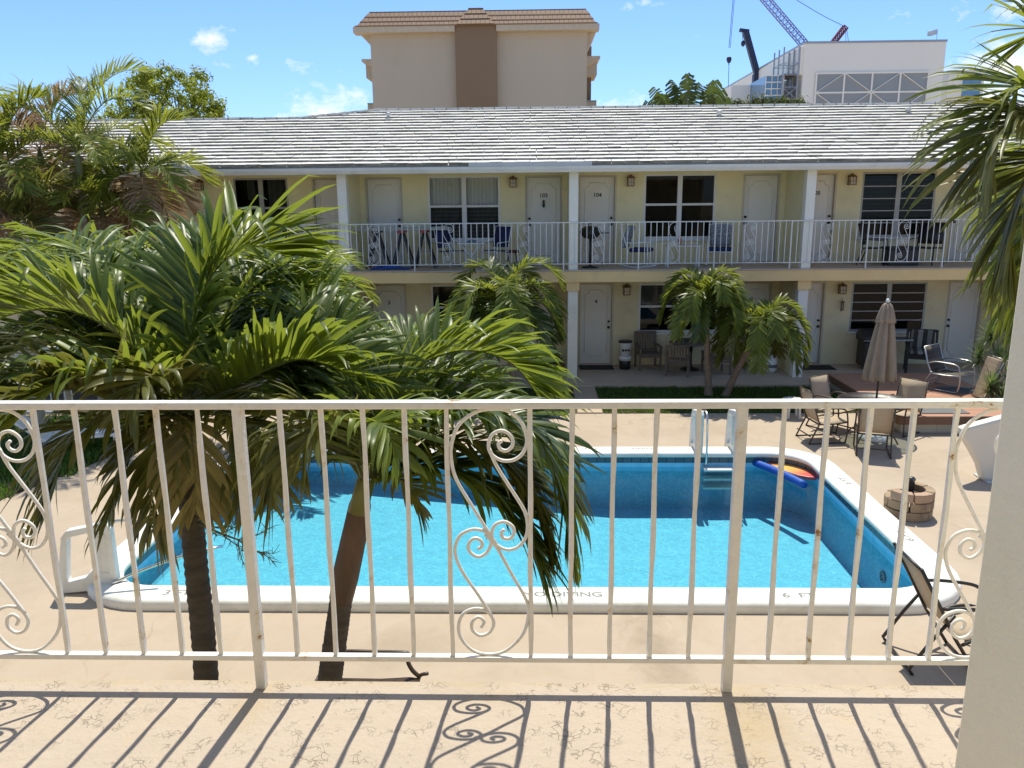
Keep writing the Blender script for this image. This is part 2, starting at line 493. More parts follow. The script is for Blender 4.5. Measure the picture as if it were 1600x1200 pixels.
M['redplastic'] = pm('red_plastic', (.42, .06, .03), rough=.4)
M['terracotta'] = pm('terracotta', (.30, .14, .08), rough=.85)
M['dark_sling'] = stripes('dark_sling', [(.07, .055, .045), (.13, .105, .085), (.05, .04, .034)], 1, .03, .8)
M['striped'] = stripes('striped_cushion', [(.32, .29, .24), (.05, .045, .04), (.22, .20, .16), (.05, .045, .04)], 0, .085, .9)
M['cover'] = pm('cream_vinyl', (.74, .69, .60), (.70, .65, .56), 2, .55, .1, 60)


# ------------------------------------------------------------------ mesh building
class MB:
    def __init__(s):
        s.v, s.f, s.s = [], [], []

    def add(s, vs, fs, smooth=False, mat=None):
        o = len(s.v)
        s.v += [tuple(mat @ Vector(q)) if mat else tuple(q) for q in vs]
        s.f += [tuple(i + o for i in q) for q in fs]
        s.s += [smooth] * len(fs)
        return s

    def box(s, x0, x1, y0, y1, z0, z1, mat=None):
        return s.add([(x0, y0, z0), (x1, y0, z0), (x1, y1, z0), (x0, y1, z0), (x0, y0, z1), (x1, y0, z1), (x1, y1, z1), (x0, y1, z1)],
                     [(3, 2, 1, 0), (4, 5, 6, 7), (0, 1, 5, 4), (1, 2, 6, 5), (2, 3, 7, 6), (3, 0, 4, 7)], False, mat)

    def obox(s, c, size, rot=(0, 0, 0)):
        m = Matrix.Translation(Vector(c)) @ Euler(rot).to_matrix().to_4x4()
        x, y, z = size[0] / 2, size[1] / 2, size[2] / 2
        return s.box(-x, x, -y, y, -z, z, m)

    def bar(s, a, b, w, h=None, upv=(0, 0, 1)):
        """square bar from a to b"""
        a, b = Vector(a), Vector(b)
        t = (b - a).normalized()
        u = Vector(upv)
        if abs(t.dot(u)) > .97:
            u = Vector((0, 1, 0))
        sd = t.cross(u).normalized()
        u = sd.cross(t)
        h = h or w
        vs = [p + sd * (i * w / 2) + u * (j * h / 2) for p in (a, b) for i, j in ((-1, -1), (1, -1), (1, 1), (-1, 1))]
        return s.add(vs, [(3, 2, 1, 0), (4, 5, 6, 7), (0, 1, 5, 4), (1, 2, 6, 5), (2, 3, 7, 6), (3, 0, 4, 7)])

    def tube(s, pts, r, n=8, closed=False, smooth=True):
        pts = [Vector(p) for p in pts]
        k = len(pts)
        rs = r if isinstance(r, (list, tuple)) else [r] * k
        vs, fs = [], []
        u = None
        for i, p in enumerate(pts):
            a, b = (pts[i - 1], pts[(i + 1) % k]) if closed else (pts[max(i - 1, 0)], pts[min(i + 1, k - 1)])
            t = (b - a)
            t = t.normalized() if t.length > 1e-9 else Vector((0, 0, 1))
            if u is None:
                u = t.orthogonal().normalized()
            else:
                u = (u - t * u.dot(t))
                u = u.normalized() if u.length > 1e-6 else t.orthogonal().normalized()
            w = t.cross(u)
            for j in range(n):
                q = 2 * math.pi * j / n
                vs.append(p + (u * math.cos(q) + w * math.sin(q)) * rs[i])
        m = k if closed else k - 1
        for i in range(m):
            for j in range(n):
                a, b = i * n + j, i * n + (j + 1) % n
                c, d = ((i + 1) % k) * n + (j + 1) % n, ((i + 1) % k) * n + j
                fs.append((a, b, c, d))
        if not closed:
            fs.append(tuple(range(n - 1, -1, -1)))
            fs.append(tuple(range((k - 1) * n, k * n)))
        return s.add(vs, fs, smooth)

    def lathe(s, prof, n=20, o=(0, 0, 0), mat=None, smooth=True):
        vs, fs = [], []
        for r, z in prof:
            for j in range(n):
                q = 2 * math.pi * j / n
                vs.append((o[0] + r * math.cos(q), o[1] + r * math.sin(q), o[2] + z))
        for i in range(len(prof) - 1):
            for j in range(n):
                fs.append((i * n + j, i * n + (j + 1) % n, (i + 1) * n + (j + 1) % n, (i + 1) * n + j))
        fs.append(tuple(range(n - 1, -1, -1)))
        fs.append(tuple(range((len(prof) - 1) * n, len(prof) * n)))
        return s.add(vs, fs, smooth, mat)

    def prism(s, poly, a, b, axis='z', mat=None):
        """outline pulled from a to b along an axis; outline is (x,y), (x,z) or (y,z)"""
        def P(p, h):
            return {'z': (p[0], p[1], h), 'y': (p[0], h, p[1]), 'x': (h, p[0], p[1])}[axis]
        n = len(poly)
        vs = [P(p, a) for p in poly] + [P(p, b) for p in poly]
        fs = [tuple(range(n - 1, -1, -1)), tuple(range(n, 2 * n))] + [(i, (i + 1) % n, n + (i + 1) % n, n + i) for i in range(n)]
        return s.add(vs, fs, False, mat)

    def sheet(s, rows, thick=0, smooth=True):
        """grid of points; with a thickness it becomes a closed slab along its own normals"""
        nr, nc = len(rows), len(rows[0])
        P = [[Vector(p) for p in r] for r in rows]
        fs = [(i * nc + j, i * nc + j + 1, (i + 1) * nc + j + 1, (i + 1) * nc + j) for i in range(nr - 1) for j in range(nc - 1)]
        vs = [p for r in P for p in r]
        if thick:
            N = []
            for i in range(nr):
                for j in range(nc):
                    a = P[min(i + 1, nr - 1)][j] - P[max(i - 1, 0)][j]
                    b = P[i][min(j + 1, nc - 1)] - P[i][max(j - 1, 0)]
                    N.append(b.cross(a).normalized())
            m = len(vs)
            vs = vs + [vs[i] - N[i] * thick for i in range(m)]
            fs = fs + [tuple(reversed([q + m for q in f])) for f in fs]
            ed = [(i, i + 1) for i in range(nc - 1)] + [(i * nc + nc - 1, (i + 1) * nc + nc - 1) for i in range(nr - 1)] \
                + [((nr - 1) * nc + j + 1, (nr - 1) * nc + j) for j in range(nc - 1)] + [((i + 1) * nc, i * nc) for i in range(nr - 1)]
            fs += [(b, a, a + m, b + m) for a, b in ed]
        return s.add(vs, fs, smooth)

    def build(s, name, mat, parent=None, bevel=0, loc=None):
        me = bpy.data.meshes.new(name)
        me.from_pydata(s.v, [], s.f)
        me.polygons.foreach_set('use_smooth', s.s)
        me.materials.append(M[mat] if isinstance(mat, str) else mat)
        me.update()
        o = bpy.data.objects.new(name, me)
        COL.objects.link(o)
        if parent:
            o.parent = parent
        if loc:
            o.location = loc
        if bevel:
            b = o.modifiers.new('bevel', 'BEVEL')
            b.width, b.segments, b.limit_method, b.angle_limit = bevel, 2, 'ANGLE', R(40)
        return o


def tag(o, label, cat, group=None):
    o['label'], o['category'] = label, cat
    if group:
        o['group'] = group
    return o


def thing(name, label, cat, loc=(0, 0, 0), rz=0, group=None):
    o = bpy.data.objects.new(name, None)
    o.empty_display_size = .2
    COL.objects.link(o)
    o.location = loc
    o.rotation_euler = (0, 0, rz)
    return tag(o, label, cat, group)


def dup(root, loc, rz=0, label=None, scale=None):
    r = root.copy()
    COL.objects.link(r)
    r.location = loc
    r.rotation_euler = (0, 0, rz)
    if scale:
        r.scale = scale
    if label:
        r['label'] = label
    for ch in list(root.children):
        c = ch.copy()
        COL.objects.link(c)
        c.parent = r
        for g in ch.children:
            d = g.copy()
            COL.objects.link(d)
            d.parent = c
    return r


def struct(o, kind='structure'):
    o['kind'] = kind
    return o


def spline(pts, per=6):
    """smooth curve through points"""
    P = [Vector(p) for p in pts]
    P = [P[0] * 2 - P[1]] + P + [P[-1] * 2 - P[-2]]
    out = []
    for i in range(1, len(P) - 2):
        for k in range(per):
            t = k / per
            a, b, c, d = P[i - 1], P[i], P[i + 1], P[i + 2]
            out.append(.5 * ((2 * b) + (c - a) * t + (2 * a - 5 * b + 4 * c - d) * t * t + (3 * b - a - 3 * c + d) * t ** 3))
    out.append(P[-2])
    return out


def text_mesh(name, txt, size, mat, parent, loc, rot=(0, 0, 0), depth=.002, xs=1.0):
    cu = bpy.data.curves.new(name, 'FONT')
    cu.body, cu.size, cu.extrude = txt, size, depth
    cu.align_x = cu.align_y = 'CENTER'
    cu.offset = size * .022
    t = bpy.data.objects.new(name, cu)
    COL.objects.link(t)
    bpy.context.view_layer.update()
    me = bpy.data.meshes.new_from_object(t.evaluated_get(bpy.context.evaluated_depsgraph_get()))
    bpy.data.objects.remove(t)
    me.materials.clear()
    me.materials.append(M[mat])
    o = bpy.data.objects.new(name, me)
    COL.objects.link(o)
    o.parent = parent
    o.location, o.rotation_euler, o.scale = loc, rot, (xs, 1, 1)
    return o


def wall_cells(mb, x0, x1, z0, z1, y, t, holes):
    """wall slab with rectangular holes (xa, xb, za, zb), front at y, t thick"""
    xs = sorted({x0, x1, *[h[0] for h in holes], *[h[1] for h in holes]})
    zs = sorted({z0, z1, *[h[2] for h in holes], *[h[3] for h in holes]})
    inside = lambda x, z: any(h[0] < x < h[1] and h[2] < z < h[3] for h in holes)
    for i in range(len(xs) - 1):
        for j in range(len(zs) - 1):
            a, b, c, d = xs[i], xs[i + 1], zs[j], zs[j + 1]
            if not inside((a + b) / 2, (c + d) / 2):
                mb.add([(a, y, c), (b, y, c), (b, y, d), (a, y, d)], [(0, 1, 2, 3)])
    for xa, xb, za, zb in holes:
        mb.add([(xa, y, za), (xb, y, za), (xb, y + t, za), (xa, y + t, za), (xa, y, zb), (xb, y, zb), (xb, y + t, zb), (xa, y + t, zb)],
               [(0, 1, 2, 3), (7, 6, 5, 4), (0, 3, 7, 4), (2, 1, 5, 6)])


def rrect(x0, x1, y0, y1, r, n=9):
    out = []
    for cx, cy, a in ((x1 - r, y1 - r, 0), (x0 + r, y1 - r, 90), (x0 + r, y0 + r, 180), (x1 - r, y0 + r, 270)):
        for k in range(n + 1):
            q = R(a + 90 * k / n)
            out.append((cx + r * math.cos(q), cy + r * math.sin(q)))
    return out


# ------------------------------------------------------------------ sun and sky
SUN_EL, SUN_AZ = R(65), R(6)              # ahead of the camera, a little to the right
sd = bpy.data.lights.new('sun', 'SUN')
sd.energy, sd.angle, sd.color = 4.0, R(.53), (1, .96, .82)
so = bpy.data.objects.new('sun', sd)
COL.objects.link(so)
dv = Vector((math.sin(SUN_AZ) * math.cos(SUN_EL), math.cos(SUN_AZ) * math.cos(SUN_EL), math.sin(SUN_EL)))
so.rotation_euler = dv.to_track_quat('Z', 'Y').to_euler()
so.location = (0, 0, 60)

w = bpy.data.worlds.new('World')
sc.world = w
w.use_nodes = True
wt = w.node_tree
wt.nodes.clear()
wn = wt.nodes.new
sky = wn('ShaderNodeTexSky')
sky.sky_type = 'NISHITA'
sky.sun_disc = False
sky.sun_elevation, sky.sun_rotation = SUN_EL, SUN_AZ
sky.altitude, sky.air_density, sky.dust_density, sky.ozone_density = 0, 1.0, .35, 3.0
bg = wn('ShaderNodeBackground')
bg.inputs[1].default_value = .15
wo = wn('ShaderNodeOutputWorld')
tcn = wn('ShaderNodeTexCoord')
nzs = wn('ShaderNodeTexNoise')
nzs.inputs['Scale'].default_value = 34
nzs.inputs['Detail'].default_value = 7
nzs.inputs['Roughness'].default_value = .62
wmp = wn('ShaderNodeMapping')
wmp.inputs['Scale'].default_value = (1, 1, 1.6)
wt.links.new(tcn.outputs['Generated'], wmp.inputs['Vector'])
wt.links.new(wmp.outputs[0], nzs.inputs['Vector'])
acc = None
CLOUDS = [(327, 64, .021, .85), (358, 104, .013, .6), (393, 92, .012, .55), (476, 106, .018, .75), (447, 93, .012, .4), (520, 182, .06, .9), (435, 186, .03, .6),
          (962, 168, .035, .7), (1425, 24, .028, .42), (1490, 14, .025, .38), (1520, 130, .045, .9), (1580, 100, .05, .95), (1560, 150, .05, .9), (1600, 2, .03, .8), (1005, 2, .02, .35)]
for cx, cy, rad, amt in CLOUDS:
    d = (fw + rt * ((cx - 800) / F_PX) - up * ((cy - 600) / F_PX)).normalized()
    sub = wn('ShaderNodeVectorMath')
    sub.operation = 'SUBTRACT'
    sub.inputs[1].default_value = d
    wt.links.new(tcn.outputs['Generated'], sub.inputs[0])
    scl = wn('ShaderNodeVectorMath')
    scl.operation = 'MULTIPLY'
    scl.inputs[1].default_value = (1, 1, 1.7)
    wt.links.new(sub.outputs[0], scl.inputs[0])
    ln = wn('ShaderNodeVectorMath')
    ln.operation = 'LENGTH'
    wt.links.new(scl.outputs[0], ln.inputs[0])
    mr = wn('ShaderNodeMapRange')
    mr.inputs[1].default_value, mr.inputs[2].default_value = 0, rad * 1.5
    mr.inputs[3].default_value, mr.inputs[4].default_value = amt, 0
    wt.links.new(ln.outputs['Value'], mr.inputs[0])
    if acc is None:
        acc = mr.outputs[0]
    else:
        mx = wn('ShaderNodeMath')
        mx.operation = 'MAXIMUM'
        wt.links.new(acc, mx.inputs[0])
        wt.links.new(mr.outputs[0], mx.inputs[1])
        acc = mx.outputs[0]
ms = wn('ShaderNodeMath')
ms.operation = 'MULTIPLY_ADD'           # puff = blob + noise - threshold
ms.inputs[1].default_value = 2.0
wt.links.new(acc, ms.inputs[2])
wt.links.new(nzs.outputs['Fac'], ms.inputs[0])
cr = wn('ShaderNodeMapRange')
cr.inputs[1].default_value, cr.inputs[2].default_value = 1.33, 1.95
wt.links.new(ms.outputs[0], cr.inputs[0])
mix = wn('ShaderNodeMix')
mix.data_type = 'RGBA'
wt.links.new(cr.outputs[0], mix.inputs[0])
tint = wn('ShaderNodeMix')
tint.data_type, tint.blend_type = 'RGBA', 'MULTIPLY'
tint.inputs[0].default_value = 1
sepz = wn('ShaderNodeSeparateXYZ')
wt.links.new(tcn.outputs['Generated'], sepz.inputs[0])
elv = wn('ShaderNodeMapRange')            # low sky tinted blue, upper dome tinted warm to keep the shade neutral
elv.inputs[1].default_value, elv.inputs[2].default_value = .22, .62
wt.links.new(sepz.outputs[2], elv.inputs[0])
tsel = wn('ShaderNodeMix')
tsel.data_type = 'RGBA'
tsel.inputs[6].default_value = (.54, .69, 1.0, 1)
tsel.inputs[7].default_value = (1.02, .95, .84, 1)
wt.links.new(elv.outputs[0], tsel.inputs[0])
wt.links.new(tsel.outputs[2], tint.inputs[7])
wt.links.new(sky.outputs[0], tint.inputs[6])
wt.links.new(tint.outputs[2], mix.inputs[6])
mix.inputs[7].default_value = (5.6, 5.75, 5.9, 1)
wt.links.new(mix.outputs[2], bg.inputs[0])
wt.links.new(bg.outputs[0], wo.inputs[0])

sc.render.engine = 'CYCLES'
sc.cycles.use_denoising = True
sc.cycles.max_bounces = 8
sc.cycles.transparent_max_bounces = 12
sc.cycles.caustics_reflective = sc.cycles.caustics_refractive = False
sc.cycles.sample_clamp_indirect = 6
sc.view_settings.view_transform = 'Standard'
sc.view_settings.look = 'None'
sc.view_settings.gamma = 1
sc.view_settings.exposure = .42

# ------------------------------------------------------------------ ground, balcony floor, paths
PX0, PX1, PY0, PY1 = -5.04, 4.64, 8.46, 13.46        # water's edge
inner = rrect(PX0, PX1, PY0, PY1, .62)
holeo = rrect(PX0 - .2, PX1 + .2, PY0 - .2, PY1 + .2, .8)
g = MB()
big = []
cxp, cyp = (PX0 + PX1) / 2, (PY0 + PY1) / 2
for x, y in holeo:
    dx, dy = x - cxp, y - cyp
    k = min(900 / abs(dx) if abs(dx) > 1e-6 else 1e9, 900 / abs(dy) if abs(dy) > 1e-6 else 1e9)
    big.append((cxp + dx * k, cyp + dy * k))
nh = len(holeo)
vs = [(x, y, 0) for x, y in holeo] + [(x, y, 0) for x, y in big]
g.add(vs, [(i, nh + i, nh + (i + 1) % nh, (i + 1) % nh) for i in range(nh)])
corner = [(900, 900), (-900, 900), (-900, -900), (900, -900)]
for i in range(nh):                       # fill the four far corners
    a, b = big[i], big[(i + 1) % nh]
    if abs(a[0] - b[0]) > 1 and abs(a[1] - b[1]) > 1:
        c = (cxp + math.copysign(900, a[0] + b[0] - 2 * cxp), cyp + math.copysign(900, a[1] + b[1] - 2 * cyp))
        g.add([(a[0], a[1], 0), (c[0], c[1], 0), (b[0], b[1], 0)], [(0, 1, 2)])
struct(g.build('ground', 'deck'))

b = MB()
b.prism([(-4, 2.597), (-4, -3), (4, -3), (4, 2.597)][::-1], ZF - .22, ZF)
struct(b.build('balcony_floor', 'balcony', bevel=.012))
b = MB().box(.93, 1.45, 16.5, 18.86, -.02, .028)
struct(b.build('path', 'path'))
b = MB().box(-16, 14, 18.87, 21.3, -.05, .07)
struct(b.build('porch_floor', 'porch'))
b = MB().add([(-16, 16.5, .006), (.92, 16.5, .006), (.92, 18.86, .006), (-16, 18.86, .006)], [(0, 1, 2, 3)])
b.add([(1.46, 16.5, .006), (6.95, 16.5, .006), (6.95, 18.86, .006), (1.46, 18.86, .006)], [(0, 1, 2, 3)])
struct(b.build('planting_bed', 'dirt'))
b = MB().add([(-16, 9.4, .006), (-9.6, 9.4, .006), (-8.2, 11.4, .006), (-7.4, 14.2, .006), (-8.2, 16.4, .006), (-16, 16.4, .006)], [(0, 1, 2, 3, 4, 5)])
b.add([(8.35, 12.4, .006), (13, 12.4, .006), (13, 16, .006), (9.65, 16, .006), (9.65, 14.95, .006), (8.0, 14.95, .006)], [(0, 1, 2, 3, 4, 5)])
struct(b.build('garden_soil', 'dirt'))


def grass(name, spots, hmin, hmax, wd, seed):
    """spots: list of (point-maker, count)"""
    rr = random.Random(seed)
    mb = MB()
    for fn, n in spots:
        for _ in range(n):
            x, y = fn(rr)
            h, a = rr.uniform(hmin, hmax), rr.uniform(0, 6.28)
            lx, ly = rr.gauss(0, .4) * h, rr.gauss(0, .4) * h
            c, s_ = math.cos(a) * wd, math.sin(a) * wd
            mb.add([(x - c, y - s_, 0), (x + c, y + s_, 0), (x + lx * .4 + c * .7, y + ly * .4 + s_ * .7, h * .6), (x + lx * .4 - c * .7, y + ly * .4 - s_ * .7, h * .6), (x + lx, y + ly, h)],
                   [(0, 1, 2, 3), (3, 2, 4)])
    return struct(mb.build(name, 'grass'), 'stuff')


grass('grass', [(lambda q: (q.uniform(1.47, 6.9), q.uniform(16.5, 18.84)), 15000), (lambda q: (q.uniform(-9, .9), q.uniform(16.5, 18.84)), 12000)], .03, .075, .010, 3)
grass('ground_cover', [(lambda q: (q.uniform(-14, -8.1), q.uniform(10.6, 16.3)), 9000), (lambda q: (q.uniform(-9.2, -7.7), q.uniform(12.5, 16.3)), 3500), (lambda q: (q.uniform(8.3, 10.5), q.uniform(12.4, 14.9)), 5000)], .05, .17, .016, 4)

# ------------------------------------------------------------------ pool
pool = thing('swimming_pool', 'turquoise swimming pool with rounded corners and white coping', 'pool', (cxp, cyp, 0))
L = lambda pts, z: [(x - cxp, y - cyp, z) for x, y in pts]


def loft(rings, smooth=True, cap=False):
    mb = MB()
    n = len(rings[0])
    mb.v = [p for r in rings for p in r]
    for i in range(len(rings) - 1):
        for j in range(n):
            mb.f.append((i * n + j, i * n + (j + 1) % n, (i + 1) * n + (j + 1) % n, (i + 1) * n + j))
            mb.s.append(smooth)
    if cap:
        mb.f.append(tuple((len(rings) - 1) * n + j for j in range(n)))
        mb.s.append(False)
    return mb


def grow(d, r=None):
    return rrect(PX0 - d, PX1 + d, PY0 - d, PY1 + d, max(.1, .62 + d))


loft([L(grow(.37), -.02), L(grow(.372), .06), L(grow(.362), .095), L(grow(.335), .118), L(grow(.29), .127), L(grow(.05), .128), L(grow(.0), .122), L(grow(-.03), .10), L(grow(-.038), .07), L(grow(-.03), .045), L(grow(0.0), .03)]).build('coping', 'coping', pool)
loft([L(grow(0.004), .05), L(grow(0.004), -.07)]).build('tile_band', 'pooltile', pool)
loft([L(grow(0.002), -.071), L(grow(0.002), -.225)]).build('waterline_stripe', 'poolline', pool)


def depth(x):
    return -.12 - (.36 + .42 * max(0, min(1, (x - PX0 - 1.2) / (PX1 - PX0 - 4.5))))


mb = MB()
def dense(ring):
    out = []
    for a, b in zip(ring, ring[1:] + ring[:1]):
        L_ = math.hypot(b[0] - a[0], b[1] - a[1])
        m_ = max(1, int(L_ / .25))
        out += [(a[0] + (b[0] - a[0]) * i / m_, a[1] + (b[1] - a[1]) * i / m_) for i in range(m_)]
    return out


rg = dense(grow(0.004))
ri = [(min(max(x, PX0 + .06), PX1 - .06), min(max(y, PY0 + .06), PY1 - .06)) for x, y in rg]
n = len(rg)
mb.v = [(x - cxp, y - cyp, -.225) for x, y in rg] + [(x - cxp, y - cyp, depth(x) + .05) for x, y in rg] + [(x - cxp, y - cyp, depth(x) - .01) for x, y in ri]
for k in range(2):
    for j in range(n):
        mb.f.append((k * n + j, k * n + (j + 1) % n, (k + 1) * n + (j + 1) % n, (k + 1) * n + j))
        mb.s.append(True)
xs = [PX0 - .1 + i * (PX1 - PX0 + .2) / 40 for i in range(41)]
mb.f.append(tuple(2 * n + j for j in range(n)))
mb.s.append(False)
NTP = NT('pool_plaster_caustics')
co = objco(NTP)
col = ramp(NTP, noise(NTP, co, .8, 5, .6), [(.3, (.19, .44, .64)), (.7, (.22, .49, .69))])
col = mixc(NTP, ramp(NTP, noise(NTP, co, 13, 3, .6, 1.6), [(.45, (0, 0, 0)), (.62, (.8,) * 3)]), col, (.30, .62, .80))  # bright dapples stand in for caustic light on the pool floor
pz = NTP.n('ShaderNodeBsdfPrincipled', Roughness=.8)
NTP.l(col, pz.inputs['Base Color'])
NTP.l(pz.outputs[0], NTP.out.inputs[0])
M['plaster'] = NTP.m
# floor as strips so it can slope
mb2 = MB()
mb.f.pop()
mb.s.pop()
rows = []
for x in xs:
    ysr = [p for p in (PY0 - .1, PY1 + .1)]
    inset = 0
    rows.append([(x - cxp, ysr[0] + inset - cyp, depth(x)), (x - cxp, ysr[1] - inset - cyp, depth(x))])
mb.sheet(rows)
mb.build('basin', 'plaster', pool)
b = MB()
b.prism([(PX0 + .0 - cxp, PY0 + .02 - cyp), (PX0 + 1.7 - cxp, PY0 + .02 - cyp), (PX0 + 1.45 - cxp, PY0 + .75 - cyp), (PX0 + .05 - cxp, PY0 + .75 - cyp)], -.6, -.26)
b.build('entry_step', pm('sandy_plaster', (.55, .68, .58)), pool, bevel=.03)
b = MB()
b.lathe([(.08, 0), (.08, .02), (.05, .02), (.05, .012)], 16, mat=Matrix.Translation((PX1 - .0 - cxp, 10.0 - cyp, -.5)) @ Matrix.Rotation(R(-90), 4, 'Y'))
b.build('return_fitting', 'pooltile', pool)
b = MB().box(.72 - cxp, .86 - cxp, PY1 - .035 - cyp, PY1 - .006 - cyp, -.42, -.37)
b.build('drain_slot', 'black', pool)
for txt, x, y, rz, sz in (('3 FT', -4.05, 8.27, 0, .15), ('NO DIVING', .31, 8.27, 0, .15), ('6  FT', 2.93, 8.27, 0, .15), ('NO', 1.0, 13.66, 180, .12), ('DIVING', 1.95, 13.66, 180, .12), ('6 FT', 4.83, 12.0, 90, .15), ('6 FT', 4.83, 9.9, 90, .15)):
    text_mesh('depth_marking', txt, sz, 'letters', pool, (x - cxp, y - cyp, .1285), (0, 0, R(rz)), .0008, 1.15)
mb = MB()
mb.v = [(x, y, -.145) for x, y in grow(.0015)]
mb.f.append(tuple(range(len(mb.v))))
mb.s.append(False)
struct(mb.build('water', 'water'))


def wb(mb, name, mat, parent, bevel=0):
    """build a part whose points are in world axes under an unturned thing"""
    r = parent
    while r.parent:
        r = r.parent
    ox, oy, oz = r.location
    mb.v = [(x - ox, y - oy, z - oz) for x, y, z in mb.v]
    return mb.build(name, mat, parent, bevel)


# ------------------------------------------------------------------ two-storey building across the pool
YF, YW = 19.7, 21.3
motel = thing('apartment_building', 'long yellow two storey building with white tiled roof and railed gallery', 'building', (0, 21.3, 0))
XA, XB = -15.0, 14.0
DU = [(-10.0, -9.10, 'l', '102'), (-5.72, -4.80, 'r', ''), (-4.34, -3.38, 'r', ''), (-.22, .74, 'l', '103'), (1.16, 2.13, 'r', '104'), (5.34, 6.28, 'l', ''), (6.74, 7.71, 'r', '105'), (10.66, 11.6, 'l', ''), (-14.2, -13.3, 'l', '')]
WU = [(-7.77, -6.35, 'curtain'), (-2.72, -.86, 'sheer'), (2.83, 4.66, 'plain'), (8.34, 10.2, 'louvre')]
DL = [(-10.0, -9.1, 'l', ''), (-5.72, -4.80, 'r', ''), (-4.34, -3.38, 'r', '3'), (-.40, .50, 'l', ''), (1.19, 2.11, 'r', '4'), (5.34, 6.24, 'l', ''), (6.74, 7.64, 'r', ''), (10.8, 11.7, 'l', '')]
WL = [(-7.77, -6.35, 'plain'), (-2.72, -.86, 'plain'), (2.77, 4.84, 'blinds'), (8.31, 10.25, 'louvre')]
ZU, ZL = 2.75, .07
TOPU, TOPL = 5.01, 2.26
mb = MB()
wall_cells(mb, XA, XB, ZU, 5.12, YW, .14, [(a, b, ZU + .03, TOPU) for a, b, _, _ in DU] + [(a, b, 3.40, 5.02) for a, b, _ in WU])
wb(mb, 'upper_wall', 'wall', motel)
mb = MB()
wall_cells(mb, XA, XB, 0, 2.53, YW, .14, [(a, b, ZL + .02, TOPL) for a, b, _, _ in DL] + [(a, b, .95, 2.24) for a, b, _ in WL])
wb(mb, 'lower_wall', 'wall_low', motel)
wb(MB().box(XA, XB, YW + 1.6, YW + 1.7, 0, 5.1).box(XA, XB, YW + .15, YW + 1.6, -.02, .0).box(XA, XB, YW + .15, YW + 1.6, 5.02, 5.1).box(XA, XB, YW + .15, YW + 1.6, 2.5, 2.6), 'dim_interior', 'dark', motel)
wb(MB().box(XA, XB, YF - .14, YW, 2.715, ZU).box(XA, XB, YF + .12, YW, 2.56, 2.714), 'gallery_slab', 'slab', motel, .006)
wb(MB().box(XA, XB, YF - .12, YF + .10, 2.46, 2.713), 'gallery_beam', 'beam', motel)
wb(MB().box(XA, XB, YF - .35, YW, 5.11, 5.15), 'eave_soffit', 'soffit', motel)
for x in (-10.06, -4.57, .955, 6.52, 12.05):
    wb(MB().box(x - .11, x + .11, YF - .05, YF + .17, ZU, 5.11), 'column', 'column', motel, .006)
    wb(MB().box(x - .10, x + .10, YF + .17, YW, ZU, 5.11), 'partition', 'wall', motel)
    wb(MB().box(x - .12, x + .12, YF - .02, YF + .22, .03, 2.47), 'column', 'column', motel, .006)
    wb(MB().box(x - .16, x + .16, YF - .07, YF + .30, 2.24, 2.475), 'corbel', 'beam', motel, .008)
    wb(MB().box(x - .10, x + .10, YF + .22, YW, .03, 2.5), 'partition', 'wall_low', motel)
# eave: gutter, fascia, flashing
wb(MB().prism([(YF - .40, 5.17), (YF - .40, 5.11), (YF - .36, 5.03), (YF - .26, 5.03), (YF - .26, 5.17), (YF - .275, 5.17), (YF - .275, 5.045), (YF - .355, 5.045), (YF - .385, 5.11), (YF - .385, 5.17)], XA, XB, 'x'), 'gutter', 'gutter', motel)
wb(MB().box(XA, XB, YF - .255, YF - .20, 5.03, 5.25), 'fascia_board', 'white', motel)
for a, b in ((-1.5, 1.35), (-9.6, -7.9)):
    wb(MB().box(a, b, YF - .415, YF - .402, 5.172, 5.268), 'flashing_panel', 'flash', motel)
# tiled roof: courses of single tiles, hip step on the left
SL, EY, EZ = .364, YF - .37, 5.22
cs, sn = math.cos(math.atan(SL)), math.sin(math.atan(SL))
ex, tw = .272, .315
rr = random.Random(11)
mb = MB()
edge = MB()
for k in range(18):
    for i in range(int((XB - XA) / tw) + 2):
        x0 = XA - .2 + i * tw + (tw / 2 if k % 2 else 0) + rr.uniform(-.006, .006)
        lim = 4.95 if x0 > -4.4 else (4.2 if x0 < -6.4 else 4.2 + .75 * (x0 + 6.4) / 2.0)
        s0 = k * ex
        if s0 > lim - .05:
            continue
        s1 = min(s0 + ex + .06, lim)
        hb, ht = .055 + rr.uniform(-.006, .006), .004 + rr.uniform(-.002, .002)
        j = rr.uniform(-.004, .004)
        pts = []
        for s_, h in ((s0 + j, 0), (s1, 0), (s1, ht), (s0 + j, hb)):
            pts.append((EY + s_ * cs - h * sn, EZ + s_ * sn + h * cs))
        dx = tw - .006
        tl = rr.uniform(-.002, .002)
        vs = [(x0, y, z) for y, z in pts] + [(x0 + dx, y, z + tl) for y, z in pts]
        mb.add(vs, [(3, 2, 6, 7), (0, 4, 5, 1), (0, 1, 2, 3), (7, 6, 5, 4)])
        edge.add(vs, [(0, 3, 7, 4)])
